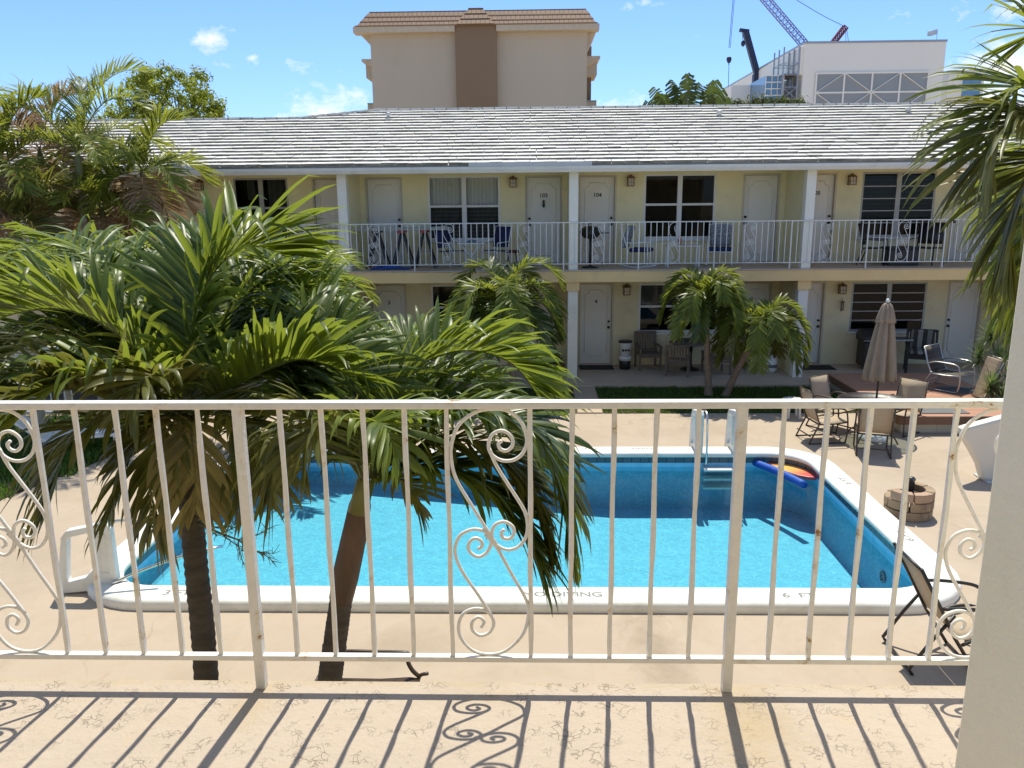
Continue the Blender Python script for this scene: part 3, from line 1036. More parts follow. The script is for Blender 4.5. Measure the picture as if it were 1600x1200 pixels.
# rough scalloped ridge caps
for i in range(int((XB + 4.6) / .34)):
    x = -4.5 + i * .34
    y, z = EY + 4.93 * cs, EZ + 4.93 * sn
    mb.box(x, x + .36, y - .11, y + .13, z - .02 + .0, z + .028 + .012 * rr.random() + .012)
for i in range(26):
    x = -6.4 - (i + 1) * .34
    y, z = EY + 4.18 * cs, EZ + 4.18 * sn
    mb.box(x, x + .36, y - .11, y + .13, z - .02, z + .03 + .015 * rr.random())
for i in range(7):
    f0, f1 = i / 7, (i + 1) / 7
    pa = Vector((-6.4 + 2 * f0, EY + (4.2 + .75 * f0) * cs, EZ + (4.2 + .75 * f0) * sn + .02))
    pb = Vector((-6.4 + 2 * f1, EY + (4.2 + .75 * f1) * cs, EZ + (4.2 + .75 * f1) * sn + .035))
    mb.bar(pa, pb, .2, .045)
roof = wb(mb, 'roof', 'tile', motel)
wb(edge, 'tile_edges', 'tile_edge_shade_moss', roof)
yr, zr = EY + 4.93 * cs, EZ + 4.93 * sn
mb = MB()
mb.add([(XA, EY, EZ - .01), (XB, EY, EZ - .01), (XB, yr, zr - .02), (-4.4, yr, zr - .02), (-6.4, EY + 4.2 * cs, EZ + 4.2 * sn - .02), (XA, EY + 4.2 * cs, EZ + 4.2 * sn - .02)], [(0, 1, 2, 3, 4, 5)])
mb.add([(-4.4, yr + .12, zr), (XB, yr + .12, zr), (XB, yr + 5, EZ), (-4.4, yr + 5, EZ)], [(3, 2, 1, 0)])
mb.add([(XA, yr - .6, zr - .26), (-4.4, yr - .6, zr - .26), (-4.4, yr + 5, EZ), (XA, yr + 5, EZ)], [(3, 2, 1, 0)])
mb.add([(-6.4, yr - .65, zr - .27), (-4.4, yr, zr - .02), (-4.4, yr + .12, zr), (-4.4, yr + 5, EZ), (-6.4, yr + 2, zr - .9)], [(0, 1, 2, 3, 4)])
o = wb(mb, 'roof_underlay', 'white', roof)
for px_, py_ in ((607, 186), (1124, 183), (1419, 178)):
    d = fw + rt * ((px_ - 800) / F_PX) - up * ((py_ - 600) / F_PX)
    t = (EZ - EY * SL - ZC) / (d.z - SL * d.y)
    p = CAM + d * t
    wb(MB().lathe([(.055, -.08), (.05, .09), (.085, .10), (.085, .15), (.03, .18)], 10, o=p), 'vent_pipe', 'flash', roof)


def door(x0, x1, zb, zt, hinge, num):
    w_, y = x1 - x0, YW + .08
    fr = wb(MB().box(x0, x0 + .045, YW - .012, YW + .13, zb, zt).box(x1 - .045, x1, YW - .012, YW + .13, zb, zt).box(x0 + .045, x1 - .045, YW - .012, YW + .13, zt - .045, zt), 'door_frame', 'doorframe', motel)
    d = wb(MB().box(x0 + .05, x1 - .05, y, y + .045, zb + .03, zt - .05), 'door', 'door', motel)
    wb(MB().box(x0, x1, YW - .03, YW + .13, zb - .02, zb + .028), 'threshold', 'slab', d)
    a, b, c, e = x0 + .17, x1 - .17, zb + .22, zt - .2
    n_ = .12
    pl = []
    for cx_, cz_, a0_ in ((a, e, -90), (b, e, 180), (b, c, 90), (a, c, 0)):     # scalloped panel corners
        for k in range(4):
            q_ = R(a0_ + 30 * k)
            pl.append((cx_ + n_ * math.cos(q_), cz_ + n_ * math.sin(q_)))
    wb(MB().tube([(x, y - .001, z) for x, z in pl], .017, 6, closed=True, smooth=True), 'moulding', 'door', d)
    kx = x1 - .115 if hinge == 'r' else x0 + .115
    for kz, rr_ in ((zb + 1.0, .032), (zb + 1.16, .026)):
        m = Matrix.Translation((kx, y, kz)) @ Matrix.Rotation(R(90), 4, 'X')
        mk = MB().lathe([(rr_ + .006, 0), (rr_ + .006, .006), (rr_ * .5, .01), (rr_ * .5, .03), (rr_, .04), (rr_ * .95, .06), (rr_ * .4, .068)], 12, mat=m)
        wb(mk, 'door_knob' if kz < zb + 1.1 else 'deadbolt', 'black', d)
    if num:
        text_mesh('door_number', num, .135, 'digits', d, ((x0 + x1) / 2, y - .004 - 21.3, zt - .50), (R(90), 0, 0), .003, 1.1)
    return d


for q in DU:
    d = door(q[0], q[1], ZU + .02, TOPU, q[2], q[3])
    if q[3] == '103':
        xm = (q[0] + q[1]) / 2
        mk = MB().lathe([(.012, .0), (.03, .02), (.035, .07), (.028, .11), (.02, .13), (.032, .15), (.028, .17), (.008, .19)], 10, o=(xm, YW + .035, TOPU - .80))
        wb(mk, 'door_knocker', 'black', d)
for q in DL:
    door(q[0], q[1], ZL, TOPL, q[2], q[3])


def window(x0, x1, z0, z1, kind):
    y = YW + .035
    t = .05
    xm = (x0 + x1) / 2
    mb = MB()
    mb.box(x0, x1, y - .03, y + .07, z0, z0 + t).box(x0, x1, y - .03, y + .07, z1 - t, z1)
    mb.box(x0, x0 + t, y - .03, y + .07, z0 + t, z1 - t).box(x1 - t, x1, y - .03, y + .07, z0 + t, z1 - t)
    mb.box(xm - .06, xm + .06, y - .035, y + .07, z0 + t, z1 - t)
    zm = z0 + (z1 - z0) * .53
    if kind in ('plain', 'sheer', 'curtain', 'blinds'):
        for a, b in ((x0 + t, xm - .06), (xm + .06, x1 - t)):
            mb.box(a, b, y - .02, y + .04, zm - .028, zm + .028)
    else:
        nz_ = 5
        for k in range(1, nz_):
            z = z0 + t + (z1 - z0 - 2 * t) * k / nz_
            for a, b in ((x0 + t, xm - .06), (xm + .06, x1 - t)):
                mb.box(a, b, y - .02, y + .04, z - .012, z + .012)
    f = wb(mb, 'window', 'alu' if kind in ('louvre', 'curtain') else 'white', motel)
    mb = MB()
    for a, b in ((x0 + t, xm - .06), (xm + .06, x1 - t)):
        if kind == 'louvre':
            for k in range(5):
                za = z0 + t + (z1 - z0 - 2 * t) * k / 5
                zb = z0 + t + (z1 - z0 - 2 * t) * (k + 1) / 5
                mb.add([(a, y - .016, za + .013), (b, y - .016, za + .013), (b, y - .012, zb - .013), (a, y - .012, zb - .013)], [(0, 1, 2, 3)])
        else:
            mb.add([(a, y + .01, z0 + t), (b, y + .01, z0 + t), (b, y + .01, zm - .028), (a, y + .01, zm - .028)], [(0, 1, 2, 3)])
            mb.add([(a, y, zm + .028), (b, y, zm + .028), (b, y, z1 - t), (a, y, z1 - t)], [(0, 1, 2, 3)])
    wb(mb, 'pane', 'pane_clear' if kind == 'sheer' else 'pane', f)
    wb(MB().box(x0 - .06, x1 + .06, YW - .06, YW + .005, z0 - .06, z0 - .003), 'window_sill', 'white', f, .006)

    def wavy(a, b, z_a, z_b, yb, amp, name, mat):
        n_ = max(8, int((b - a) / .03))
        rows = [[(a + (b - a) * i / n_, yb + amp * math.sin(i * 1.5), z) for i in range(n_ + 1)] for z in (z_a, z_b)]
        wb(MB().sheet(rows), name, mat, f)
    if kind == 'sheer':
        for a, b in ((x0 + t, xm - .06), (xm + .06, x1 - t)):
            wavy(a, b, zm, z1 - t, y + .12, .012, 'curtain', 'sheer')
            wavy(a, b, z0 + t, zm, y + .16, .012, 'curtain', 'blind_dark')
    elif kind == 'curtain':
        wavy(xm + .14, x1 - .06, z0 + .05, z1 - .05, y + .13, .03, 'curtain', 'curtain')
        wavy(x0 + .3, xm - .2, zm + .2, z1 - .05, y + .15, .01, 'curtain', 'curtain')
    elif kind == 'louvre' and z0 > 2:
        wavy(x0 + t, xm - .06, z0 + .6, z1 - t, y + .12, .0, 'blind', 'blind_dark')
        wavy(xm + .06, x1 - t, z0 + .3, z1 - t, y + .12, .0, 'blind', 'blind_dark')
    elif kind == 'blinds':
        wavy(x0 + t, xm - .06, zm, z1 - t, y + .11, 0, 'blind', 'blind_h')
        wavy(xm + .06, x1 - t, zm, z1 - t, y + .11, 0, 'blind', 'blind_h')
    return f


for a, b, k in WU:
    window(a, b, 3.40, 5.02, k)
for a, b, k in WL:
    window(a, b, .95, 2.24, k)

# wall lanterns
def lantern_parts(root):
    MB().box(-.06, .06, -.02, 0, -.06, .12).bar((0, -.01, .08), (0, -.09, .11), .025).build('bracket', 'copper', root)
    mb = MB()
    for x in (-.085, .085):
        for y in (-.185, -.015):
            mb.box(x - .012, x + .012, y - .012, y + .012, -.13, .09)
    for z in (-.14, .085):
        mb.box(-.10, .10, -.20, 0, z, z + .018)
    for z in (-.03,):
        mb.box(-.097, .097, -.197, -.190, z, z + .012).box(-.097, -.09, -.19, -.01, z, z + .012).box(.09, .097, -.19, -.01, z, z + .012)
    mb.box(-.006, .006, -.198, -.190, -.13, .09)
    mb.build('cage', 'copper', root)
    MB().lathe([(.15, 0), (.145, .012), (.06, .06), (.03, .075), (.03, .09), (.01, .10)], 4, o=(0, -.10, .10), mat=None, smooth=False).build('cap', 'copper', root)
    MB().box(-.078, .078, -.178, -.022, -.12, .085).build('glass', 'lglass', root)


LN = [('copper box lantern between the sheer curtained window and the door numbered 103', -.52, 4.84), ('copper box lantern beside the door numbered 104', 2.475, 4.84), ('copper box lantern beside the wreathed gallery door', 8.05, 4.82),
      ('copper box lantern on the gallery wall behind the areca palms', -8.62, 4.84), ('copper lantern beside the ground floor door numbered 4', 2.44, 2.07), ('copper lantern on the ground floor wall behind the closed umbrella', 8.03, 2.07)]
lan = thing('wall_lantern', LN[0][0], 'lantern', (LN[0][1], YW - .001, LN[0][2]), 0, 'copper lanterns along the facade')
lantern_parts(lan)
lan.scale = (.86, .86, .86)
for lb, x, z in LN[1:]:
    dup(lan, (x, YW - .001, z), 0, lb)


# ------------------------------------------------------------------ railings
def scroll_pts(x0, x1, z0, z1):
    A = [(290, 640), (190, 480), (110, 345), (88, 260), (90, 190), (125, 105), (200, 52), (270, 38), (340, 45), (400, 90), (428, 165), (412, 222), (370, 255), (315, 258), (270, 232), (256, 190), (275, 145), (320, 130), (358, 155), (364, 190), (340, 215), (312, 210), (300, 188), (316, 172)]
    B = [(258, 205), (290, 280), (350, 375), (410, 470), (428, 525), (424, 590), (388, 640), (335, 655), (285, 632), (264, 590), (278, 545), (320, 528), (358, 548), (367, 580), (348, 604), (318, 602), (308, 580), (322, 563)]
    C = [(235, 585), (290, 650), (350, 760), (420, 885), (432, 950), (405, 1050), (325, 1130), (240, 1150), (160, 1128), (108, 1065), (103, 1000), (130, 950), (190, 930), (245, 950), (268, 1000), (245, 1045), (200, 1058), (165, 1030), (168, 990), (198, 970), (222, 992), (208, 1020)]
    D = [(258, 965), (200, 870), (130, 765), (97, 690), (97, 635), (125, 585), (185, 562), (240, 578), (262, 620), (240, 668), (200, 688), (162, 665), (157, 630), (183, 604), (212, 612), (219, 638), (200, 652)]
    f = lambda p: (x0 + (p[0] - 78) / 356 * (x1 - x0), z0 + (1155 - p[1]) / 1122 * (z1 - z0))
    return [[f(p) for p in q] for q in (A, B, C, D)]


def railing(root, posts, y, zb, zt, zfoot, np_, bar_w, post_w, rod, mat, xa, xb, sub=5, wob=0):
    """posts in world x; between two posts np_ bar spaces with a two-space scroll panel in the middle"""
    rr = random.Random(5)
    wb(MB().box(xa, xb, y - .021, y + .021, zt - .024, zt), 'top_rail', mat, root, .004)
    wb(MB().box(xa, xb, y - .014, y + .014, zb, zb + .020), 'bottom_rail', mat, root, .003)
    for a, b in zip(posts, posts[1:]):
        p = (b - a) / np_
        mid = np_ // 2
        for i in range(1, np_):
            x = a + i * p
            if i == mid or not xa < x < xb:
                continue
            mb = MB()
            h = bar_w / 2
            z0, z1 = zb + .018, zt - .022
            if wob:                        # hand-twisted bar: square section with slow bulges
                nn = 14
                rows = []
                ph, am = rr.uniform(0, 6), rr.uniform(.1, .35)
                for k in range(nn + 1):
                    z = z0 + (z1 - z0) * k / nn
                    q = am * math.sin(ph + k * .9)
                    sc_ = h * (1 + .05 * math.sin(ph * 2 + k * 1.9))
                    ox = .0010 * math.sin(ph + k * .9)
                    rows.append([(x + ox + sc_ * 1.38 * math.cos(q + R(45 + 90 * j)), y + sc_ * 1.38 * math.sin(q + R(45 + 90 * j)), z) for j in range(5)])
                mb.sheet(rows, smooth=False)
            else:
                mb.box(x - h, x + h, y - h, y + h, z0, z1)
            wb(mb, 'baluster', mat, root)
        x0, x1 = a + (mid - 1) * p, a + (mid + 1) * p
        if x1 > xa and x0 < xb:
            mb = MB()
            for crv in scroll_pts(x0 + bar_w * .4, x1 - bar_w * .4, zb + .02, zt - .024):
                mb.tube(spline([(x, y, z) for x, z in crv], sub), rod, 8 if wob else 5)
            wb(mb, 'scroll', mat, root)
    for x in posts:
        if xa <= x <= xb:
            h = post_w / 2
            wb(MB().box(x - h, x + h, y - h, y + h, zfoot, zt - .012), 'post', mat, root, .003)


near = thing('balcony_railing', 'white painted iron balcony railing with scrolls and rust spots, close up', 'railing', (0, 2.553, ZF))
railing(near, [-2.63, -.978, .676, 2.33], 2.553, 2.860, 3.806, ZF - .0, 12, .0150, .034, .0062, 'rail', -2.63, 1.75, 5, 1)
fr1 = thing('gallery_railing', 'white gallery railing with scroll panels left of the central column', 'railing', (-4, YF, 2.74), 0, 'white iron railings of the far gallery')
xs_ = [.72 + 1.8 * k for k in range(-8, 8)]
railing(fr1, [x for x in xs_ if x < .8], YF - .08, 2.885, 3.885, 2.75, 13, .016, .030, .008, 'rail_far', -13.6, .74, 3)
fr2 = thing('gallery_railing', 'white gallery railing with scroll panels right of the central column', 'railing', (6, YF, 2.74), 0, 'white iron railings of the far gallery')
railing(fr2, [x for x in xs_ if x > .7], YF - .08, 2.885, 3.885, 2.75, 13, .016, .030, .008, 'rail_far', .745, 13.4, 3)

pl = thing('pillar', 'cream painted pillar at the end of the near balcony railing', 'pillar', (1.36, 1.95, ZF))
wb(MB().box(1.222, 1.62, 1.70, 2.08, ZF, 5.6), 'shaft', 'pillar', pl, .012)
wb(MB().box(1.212, 1.63, 1.69, 2.09, ZF - .002, ZF + .06), 'plinth', 'pillar', pl, .01)

nbld = thing('unseen_balcony_building', 'unseen yellow building of the near balcony, wall and roof added for bounce light', 'building', (0, -1.5, 0))  # guessed wall and roof out of view, added for the light they bounce
wb(MB().box(-9, 9, -1.7, -1.5, 0, 5.3), 'wall', 'wall', nbld)  # unseen wall, added for bounce light
wb(MB().box(-9, 9, -6, .6, 5.3, 5.42), 'roof', 'soffit', nbld)  # unseen roof, added for bounce light
wb(MB().box(-9, 9, 2.3, 2.42, 0, 2.5), 'lower_wall', 'wall_low', nbld)

# ------------------------------------------------------------------ buildings behind
apt = thing('apartment_block', 'tan apartment block with brown tiled mansard rising behind the white roof', 'building', (-4.3, 66, 0))
Y0, Y1 = 66, 92
wb(MB().box(-12.5, 4.15, Y0, Y1, 0, 17.0), 'wall', 'tan_wall', apt)
wb(MB().box(-5.92, -2.78, Y0 - .6, Y0, 0, 17.25), 'stair_tower', 'tan_dark', apt)
for a, b in ((-13.65, -5.925), (-2.775, 5.0)):
    wb(MB().box(a, b, Y0 - .75, Y0 + .4, 16.78, 17.2), 'eave', 'tan_trim', apt)
wb(MB().prism([(-13.65, 17.19), (-12.5, 16.0), (-12.5, 17.19)], Y0 + .4, Y1, 'y').prism([(5.0, 17.19), (4.15, 17.19), (4.15, 15.4)], Y0 + .4, Y1, 'y'), 'eave', 'tan_trim', apt)


def mansard(x0, x1, xa, xb, y0, ya, z0, z1):
    mb = MB()
    nl = 3
    for k in range(nl):
        f0, f1 = k / nl, (k + 1) / nl
        q = lambda f: (x0 + (xa - x0) * f, x1 + (xb - x1) * f, y0 + (ya - y0) * f, z0 + (z1 - z0) * f)
        a0, b0, c0, d0 = q(f0)
        a1, b1, c1, d1 = q(f1)
        o_ = .045
        mb.add([(a0 - o_, c0 - o_, d0), (b0 + o_, c0 - o_, d0), (b1, c1, d1), (a1, c1, d1), (a0 - o_, Y1, d0), (a1, Y1, d1), (b0 + o_, Y1, d0), (b1, Y1, d1)],
               [(0, 1, 2, 3), (4, 0, 3, 5), (1, 6, 7, 2)])
        mb.add([(a0 - o_, c0 - o_, d0 - .06), (b0 + o_, c0 - o_, d0 - .06), (b0 + o_, c0 - o_, d0), (a0 - o_, c0 - o_, d0)], [(0, 1, 2, 3)])
    mb.box(xa, xb, ya, Y1, z1 - .06, z1 + .05)
    return mb


mr_ = wb(mansard(-13.4, 4.75, -12.55, 4.05, Y0 - .7, Y0 + .35, 17.22, 18.42), 'mansard_roof', 'tan_tile', apt)
wb(MB().box(-13.5, 4.85, Y0 - .8, Y0 - .68, 17.2, 17.28), 'drip_edge', 'tan_dark', mr_)
mb = MB()
for k in range(3):
    f0, f1 = k / 3, (k + 1) / 3
    xa, xb_ = -5.75 + .85 * f0, -2.95 - .85 * f0
    xc, xd = -5.75 + .85 * f1, -2.95 - .85 * f1
    y_a, y_b = Y0 - 1.0 + 1.1 * f0, Y0 - 1.0 + 1.1 * f1
    z_a, z_b = 17.25 + 1.30 * f0, 17.25 + 1.30 * f1
    mb.add([(xa, y_a - .06, z_a), (xb_, y_a - .06, z_a), (xd, y_b, z_b), (xc, y_b, z_b), (xa - .2, Y0 + 1, z_a), (xb_ + .2, Y0 + 1, z_a), (xd, Y0 + 1, z_b), (xc, Y0 + 1, z_b)], [(0, 1, 2, 3), (4, 0, 3, 7), (1, 5, 6, 2)])
wb(mb.box(-4.92, -3.78, Y0 + .05, Y0 + 1, 18.5, 18.58), 'tower_roof', 'tan_tile', apt)
for sx, xw in ((-1, -12.5), (1, 4.15)):
    for z in (14.0, 11.0, 8.0):
        a, b = sorted((xw, xw + sx * .95))
        bal = wb(MB().box(a, b, Y0 + 2.6, Y0 + 6, z, z + 1.0), 'balcony', 'tan_wall', apt)
        wb(MB().box(a, b, Y0 + 2.5, Y0 + 6.1, z + 1.02, z + 1.08), 'balcony_rail', 'steel', bal)
    a, b = sorted((xw, xw + sx * 1.15))
    wb(MB().prism([(a, 15.35), (b, 15.35), (b, 15.15), ((a if sx > 0 else b), 14.5)] if sx > 0 else [(a, 15.35), (b, 15.35), (b, 14.6), (a, 15.15)], Y0 + 2, Y0 + 8, 'y'), 'canopy', 'tan_trim', apt)
wb(MB().box(4.15, 4.75, Y0 + 4, Y0 + 9, 0, 16.4), 'side_bay', 'tan_dark', apt)

off = thing('office_building', 'large white box building with cross braced grey panel under construction', 'building', (58, 150, 0))
wb(MB().box(46.9, 71.0, 150, 210, 0, 30.0), 'wall', 'office_wall', off)
wb(MB().box(46.8, 71.1, 149.9, 210, 30.0, 30.35), 'parapet', 'steel', off)
lv = wb(MB().box(49.2, 68.4, 149.85, 150, 8, 25.1), 'louvre_panel', 'office_grey', off)
mb = MB()
for i in range(5):
    x = 49.2 + i * 4.8
    mb.box(x - .14, x + .14, 149.68, 149.84, 8, 25.2)
for z in (25.1, 21.9, 18.7, 15.5):
    mb.box(49.2, 68.4, 149.70, 149.83, z - .14, z + .14)
for i in range(4):
    x = 49.2 + i * 4.8
    for k, z in enumerate((21.9, 18.7, 15.5)):
        up_ = (i + k) % 2 == 0
        mb.bar((x, 149.74, z if up_ else z + 3.2), (x + 4.8, 149.74, z + 3.2 if up_ else z), .26, .1)
wb(mb, 'cross_bracing', 'office_wall', lv)
# long receding wing on the left, with glazing and open floors
wg = wb(MB().box(45.6, 46.9, 158, 330, 0, 25.0).box(46.4, 46.9, 150.4, 330, 25, 29.6), 'side_wing', 'office_wall', off)
mb = MB()
for i in range(6):
    y = 170 + i * 16
    mb.box(46.28, 46.39, y, y + 5, 24.6 + .4, 27.4)
wb(mb, 'wing_window', 'dark', wg)
wb(MB().box(45.45, 45.59, 160, 230, 16, 24.0), 'wing_glazing', 'office_glass', wg)
mb = MB()
for z in (17.5, 19, 20.5, 22, 23.5):
    mb.box(45.36, 45.44, 160, 230, z - .1, z + .1)
for y in range(160, 231, 5):
    mb.box(45.36, 45.44, y - .1, y + .1, 16, 24)
wb(mb, 'wing_mullions', 'office_wall', wg)
mb = MB()
for i in range(14):
    mb.box(44.0, 44.3, 235 + i * 6, 235.3 + i * 6, 24, 27.4)
wb(mb.box(43.6, 45.59, 232, 330, 23.2, 23.6), 'open_floor', 'steel', off)
ga, gb = at(1197, 118, 152), at(1222, 165, 152)
gbay = wb(MB().box(ga.x, gb.x, 152, 170, 8, ga.z), 'glazed_bay', 'office_glass', off)
mb = MB()
for k in range(7):
    z = ga.z - k * 1.1
    mb.box(ga.x - .05, gb.x + .02, 151.85, 151.99, z - .13, z + .05)
for k in range(4):
    x = ga.x + (gb.x - ga.x) * k / 3
    mb.box(x - .06, x + .06, 151.87, 151.98, 8, ga.z)
wb(mb, 'bay_mullions', 'office_wall', gbay)
la = at(1146, 150, 160)
wb(MB().box(la.x, ga.x - .05, 162, 166, 6, at(1170, 133, 162).z), 'low_wall', 'office_wall', off)
scf = thing('scaffold', 'grey tube scaffold climbing the corner of the white box building', 'scaffold', (45, 152, 0), 0)
mb = MB()
for x in (43.6, 46.2):
    for y in (150.6, 153.5, 156.4):
        mb.bar((x, y, 8), (x, y, 29.6), .22)
for z in range(9, 29, 2):
    for y in (150.6, 153.5, 156.4):
        mb.bar((43.6, y, z), (46.2, y, z), .11)
    for x in (43.6, 46.2):
        mb.bar((x, 150.6, z), (x, 156.4, z), .11)
    mb.bar((43.6, 150.6, z), (46.2, 150.6, z + 2) if z % 4 == 1 else (46.2, 150.6, z - 2), .10)
wb(mb, 'tubes', 'steel', scf)
mb = MB()
for z in (13, 17, 21, 25):
    mb.box(43.6, 46.2, 150.6, 156.4, z + .1, z + .2)
wb(mb, 'platform', 'wood', scf)
nb = thing('tower_building', 'pale block with blue glazed corner right of the white box building', 'building', (84, 170, 0))
wb(MB().box(81.6, 88.5, 170, 190, 0, 28.2), 'wall', 'office_wall', nb)
wb(MB().box(84.4, 87.9, 169.85, 169.99, 10, 27.2), 'glazing', 'office_glass', nb)
mb = MB()
for z in range(11, 28, 2):
    mb.box(84.3, 88.0, 169.7, 169.84, z - .12, z + .12)
wb(mb, 'mullions', 'office_wall', nb)

fl = thing('roof_flag', 'pale blue and white flag on a thin pole on the white box building', 'flag', (69.5, 151, 30.3))
wb(MB().tube([(69.7, 151, 30.3), (69.7, 151, 32.3)], .04, 6), 'pole', 'steel', fl)
rows = [[(69.65 - i * .26, 151 + .16 * math.sin(i * 1.5), z - .05 * i + .08 * math.sin(i * 1.4)) for i in range(7)] for z in (32.2, 31.8, 31.35)]
wb(MB().sheet(rows, .01), 'cloth', 'flag', fl)


def lattice(root, name, a, b, w_, n_, mat, ch=.16, br=.09):
    a, b = Vector(a), Vector(b)
    t = (b - a).normalized()
    s_ = t.cross(Vector((0, 1, 0))).normalized()
    u = s_.cross(t)
    mb = MB()
    cor = [(s_ * i + u * j) * (w_ / 2) for i, j in ((-1, -1), (1, -1), (1, 1), (-1, 1))]
    for c in cor:
        mb.bar(a + c, b + c, ch)
    for k in range(n_):
        p, q = a + (b - a) * (k / n_), a + (b - a) * ((k + 1) / n_)
        for m_ in range(4):
            c, d = cor[m_], cor[(m_ + 1) % 4]
            mb.bar(p + c, q + d, br)
            mb.bar(q + c, q + d, br)
    return wb(mb, name, mat, root)


cr1 = thing('lattice_crane', 'violet lattice boom crane rising behind the white box building', 'crane', (52, 180, 0))
lattice(cr1, 'boom', at(1264, 78, 181), at(1150, -55, 181), 1.35, 22, 'crane_purple')
p, q = at(1262, 88, 181), at(1200, -10, 181)
wb(MB().box(p.x - 3, p.x + 3, 178, 184, 0, 27).bar((p.x, 181, 27), p, 1.6), 'base', 'crane_dark', cr1)
wb(MB().tube([at(1150, -55, 180), at(1139, 75, 180)], .06, 5).tube([at(1152, -55, 180), at(1141, 75, 180)], .05, 5).tube([at(1139, 100, 180), at(1138, 135, 180)], .06, 5), 'hoist_line', 'cable', cr1)
h = at(1139, 95, 180)
wb(MB().lathe([(.1, .9), (.5, .6), (.55, .2), (.35, -.3), (.1, -.5), (.08, -.8)], 10, o=h), 'hook_block', 'crane_dark', cr1)
cr2 = thing('telescopic_crane', 'dark telescopic crane arm with hanging hook beside the unfinished wing', 'crane', (46, 178, 0))
a, b = at(1183, 116, 178), at(1165, 50, 178)
wb(MB().bar(a, b, 1.25, 1.1).bar(a + Vector((-.1, 0, -26)), a, 1.6), 'boom', 'crane_dark', cr2)
wb(MB().obox(b + Vector((-.3, 0, .25)), (1.9, .9, .6), (0, R(8), 0)), 'boom_head', 'crane_dark', cr2)
wb(MB().tube([b + Vector((-.7, -.2, 0)), at(1161, 66, 177.8)], .06, 5), 'hoist_line', 'cable', cr2)
wb(MB().lathe([(.1, .6), (.42, .3), (.4, -.3), (.12, -.6)], 8, o=at(1161, 68, 177.8)), 'hook_block', 'crane_dark', cr2)
cr3 = thing('red_crane', 'short red crane jib poking above the roof of the white box building', 'crane', (62, 182, 0))
a, b = at(1298, 72, 182), at(1321, 42, 182)
lattice(cr3, 'jib', a, b, .9, 8, 'crane_red', .3, .12)
wb(MB().bar(a + Vector((0, 0, -24)), a, 1.2), 'mast', 'crane_red', cr3)
wb(MB().tube([b, at(1322, 66, 182)], .05, 5).tube([b + Vector((.2, 0, 0)), at(1326, 66, 182)], .05, 5).tube(spline([b, at(1285, 24, 182), at(1245, 0, 182), at(1215, -20, 182)], 4), .06, 5), 'guy_lines', 'cable', cr3)


# ------------------------------------------------------------------ garden furniture
def facing(dx, dy):
    return math.atan2(-dx, dy)


def sling_chair(label, loc, rz, group=None, frame='brownmetal', sling='sling', name='patio_chair'):
    r = thing(name, label, 'chair', loc, rz, group)
    for s in (-1, 1):
        x = s * .275
        mb = MB()
        mb.tube(spline([(x, .27, 0), (x, .30, .25), (x, .27, .55), (x, .20, .645), (x, 0, .665), (x, -.20, .655), (x, -.31, .60)], 4), .015, 7)
        mb.tube(spline([(x, -.42, 0), (x, -.33, .2), (x, -.23, .42)], 4), .015, 7)
        mb.tube([(x, .29, .40), (x, .05, .375), (x, -.24, .37), (x, -.33, .62), (x, -.42, .98)], .015, 7)
        mb.tube([(x, .28, .012), (x, -.42, .012)], .013, 6)
        mb.build('side_frame', frame, r)
    for y, z in ((.285, .395), (-.42, .975), (-.245, .365), (-.40, .15)):
        MB().tube([(-.275, y, z), (.275, y, z)], .012, 6).build('crossbar', frame, r)
    MB().sheet([[(x, y, z) for x in (-.258, 0, .258)] for y, z in ((.29, .405), (.2, .385), (.05, .37), (-.1, .36), (-.235, .372))], .008).build('seat_sling', sling, r)
    MB().sheet([[(x, y, z) for x in (-.258, 0, .258)] for y, z in ((-.24, .40), (-.28, .5), (-.335, .66), (-.38, .82), (-.42, .975))], .008).build('back_sling', sling, r)
    return r


TX, TY = 6.33, 14.68
tb = thing('glass_table', 'round glass patio table with dark rim under the closed umbrella', 'table', (TX, TY, 0))
MB().lathe([(.02, .722), (.635, .722), (.64, .728), (.635, .734), (.02, .734)], 40).build('table_top', 'tglass', tb)
MB().tube([(.645 * math.cos(R(a)), .645 * math.sin(R(a)), .724) for a in range(0, 360, 9)], .016, 7, closed=True).tube([(.16 * math.cos(R(a)), .16 * math.sin(R(a)), .20) for a in range(0, 360, 20)], .010, 6, closed=True).build('rim', 'brownmetal', tb)
for a in (40, 130, 220, 310):
    c, s = math.cos(R(a)), math.sin(R(a))
    MB().tube(spline([(.50 * c, .50 * s, 0), (.40 * c, .40 * s, .12), (.18 * c, .18 * s, .25), (.22 * c, .22 * s, .45), (.60 * c, .60 * s, .71)], 5), .014, 7).build('leg', 'brownmetal', tb)
G4 = 'tan sling chairs around the glass table'
c4_ = sling_chair('tan sling chair with its back to the pool, pulled up to the glass table', (6.02, 13.93, 0), facing(.25, .8), G4)
for lb, x, y, dx, dy in (('shaded tan sling chair on the grass side of the glass table, facing right', 5.42, 14.62, 1, .12),
                         ('tan sling chair behind the glass table, sunlit back left of the umbrella', 5.86, 15.38, .5, -.75),
                         ('tan sling chair turned to the glass table, right of the closed umbrella', 7.0, 15.12, -.75, -.55)):
    dup(c4_, (x, y, 0), facing(dx, dy), lb)

um = thing('patio_umbrella', 'closed taupe patio umbrella standing through the glass table', 'umbrella', (6.33, 14.68, 0))
um.rotation_euler = (0, R(1.2), 0)
MB().tube([(0, 0, .05), (0, 0, 2.56)], .019, 10).build('pole', 'brownmetal', um)
MB().lathe([(.26, 0), (.27, .03), (.24, .07), (.12, .11), (.05, .15), (.04, .32), (.03, .33)], 24).build('base', 'plastic', um)


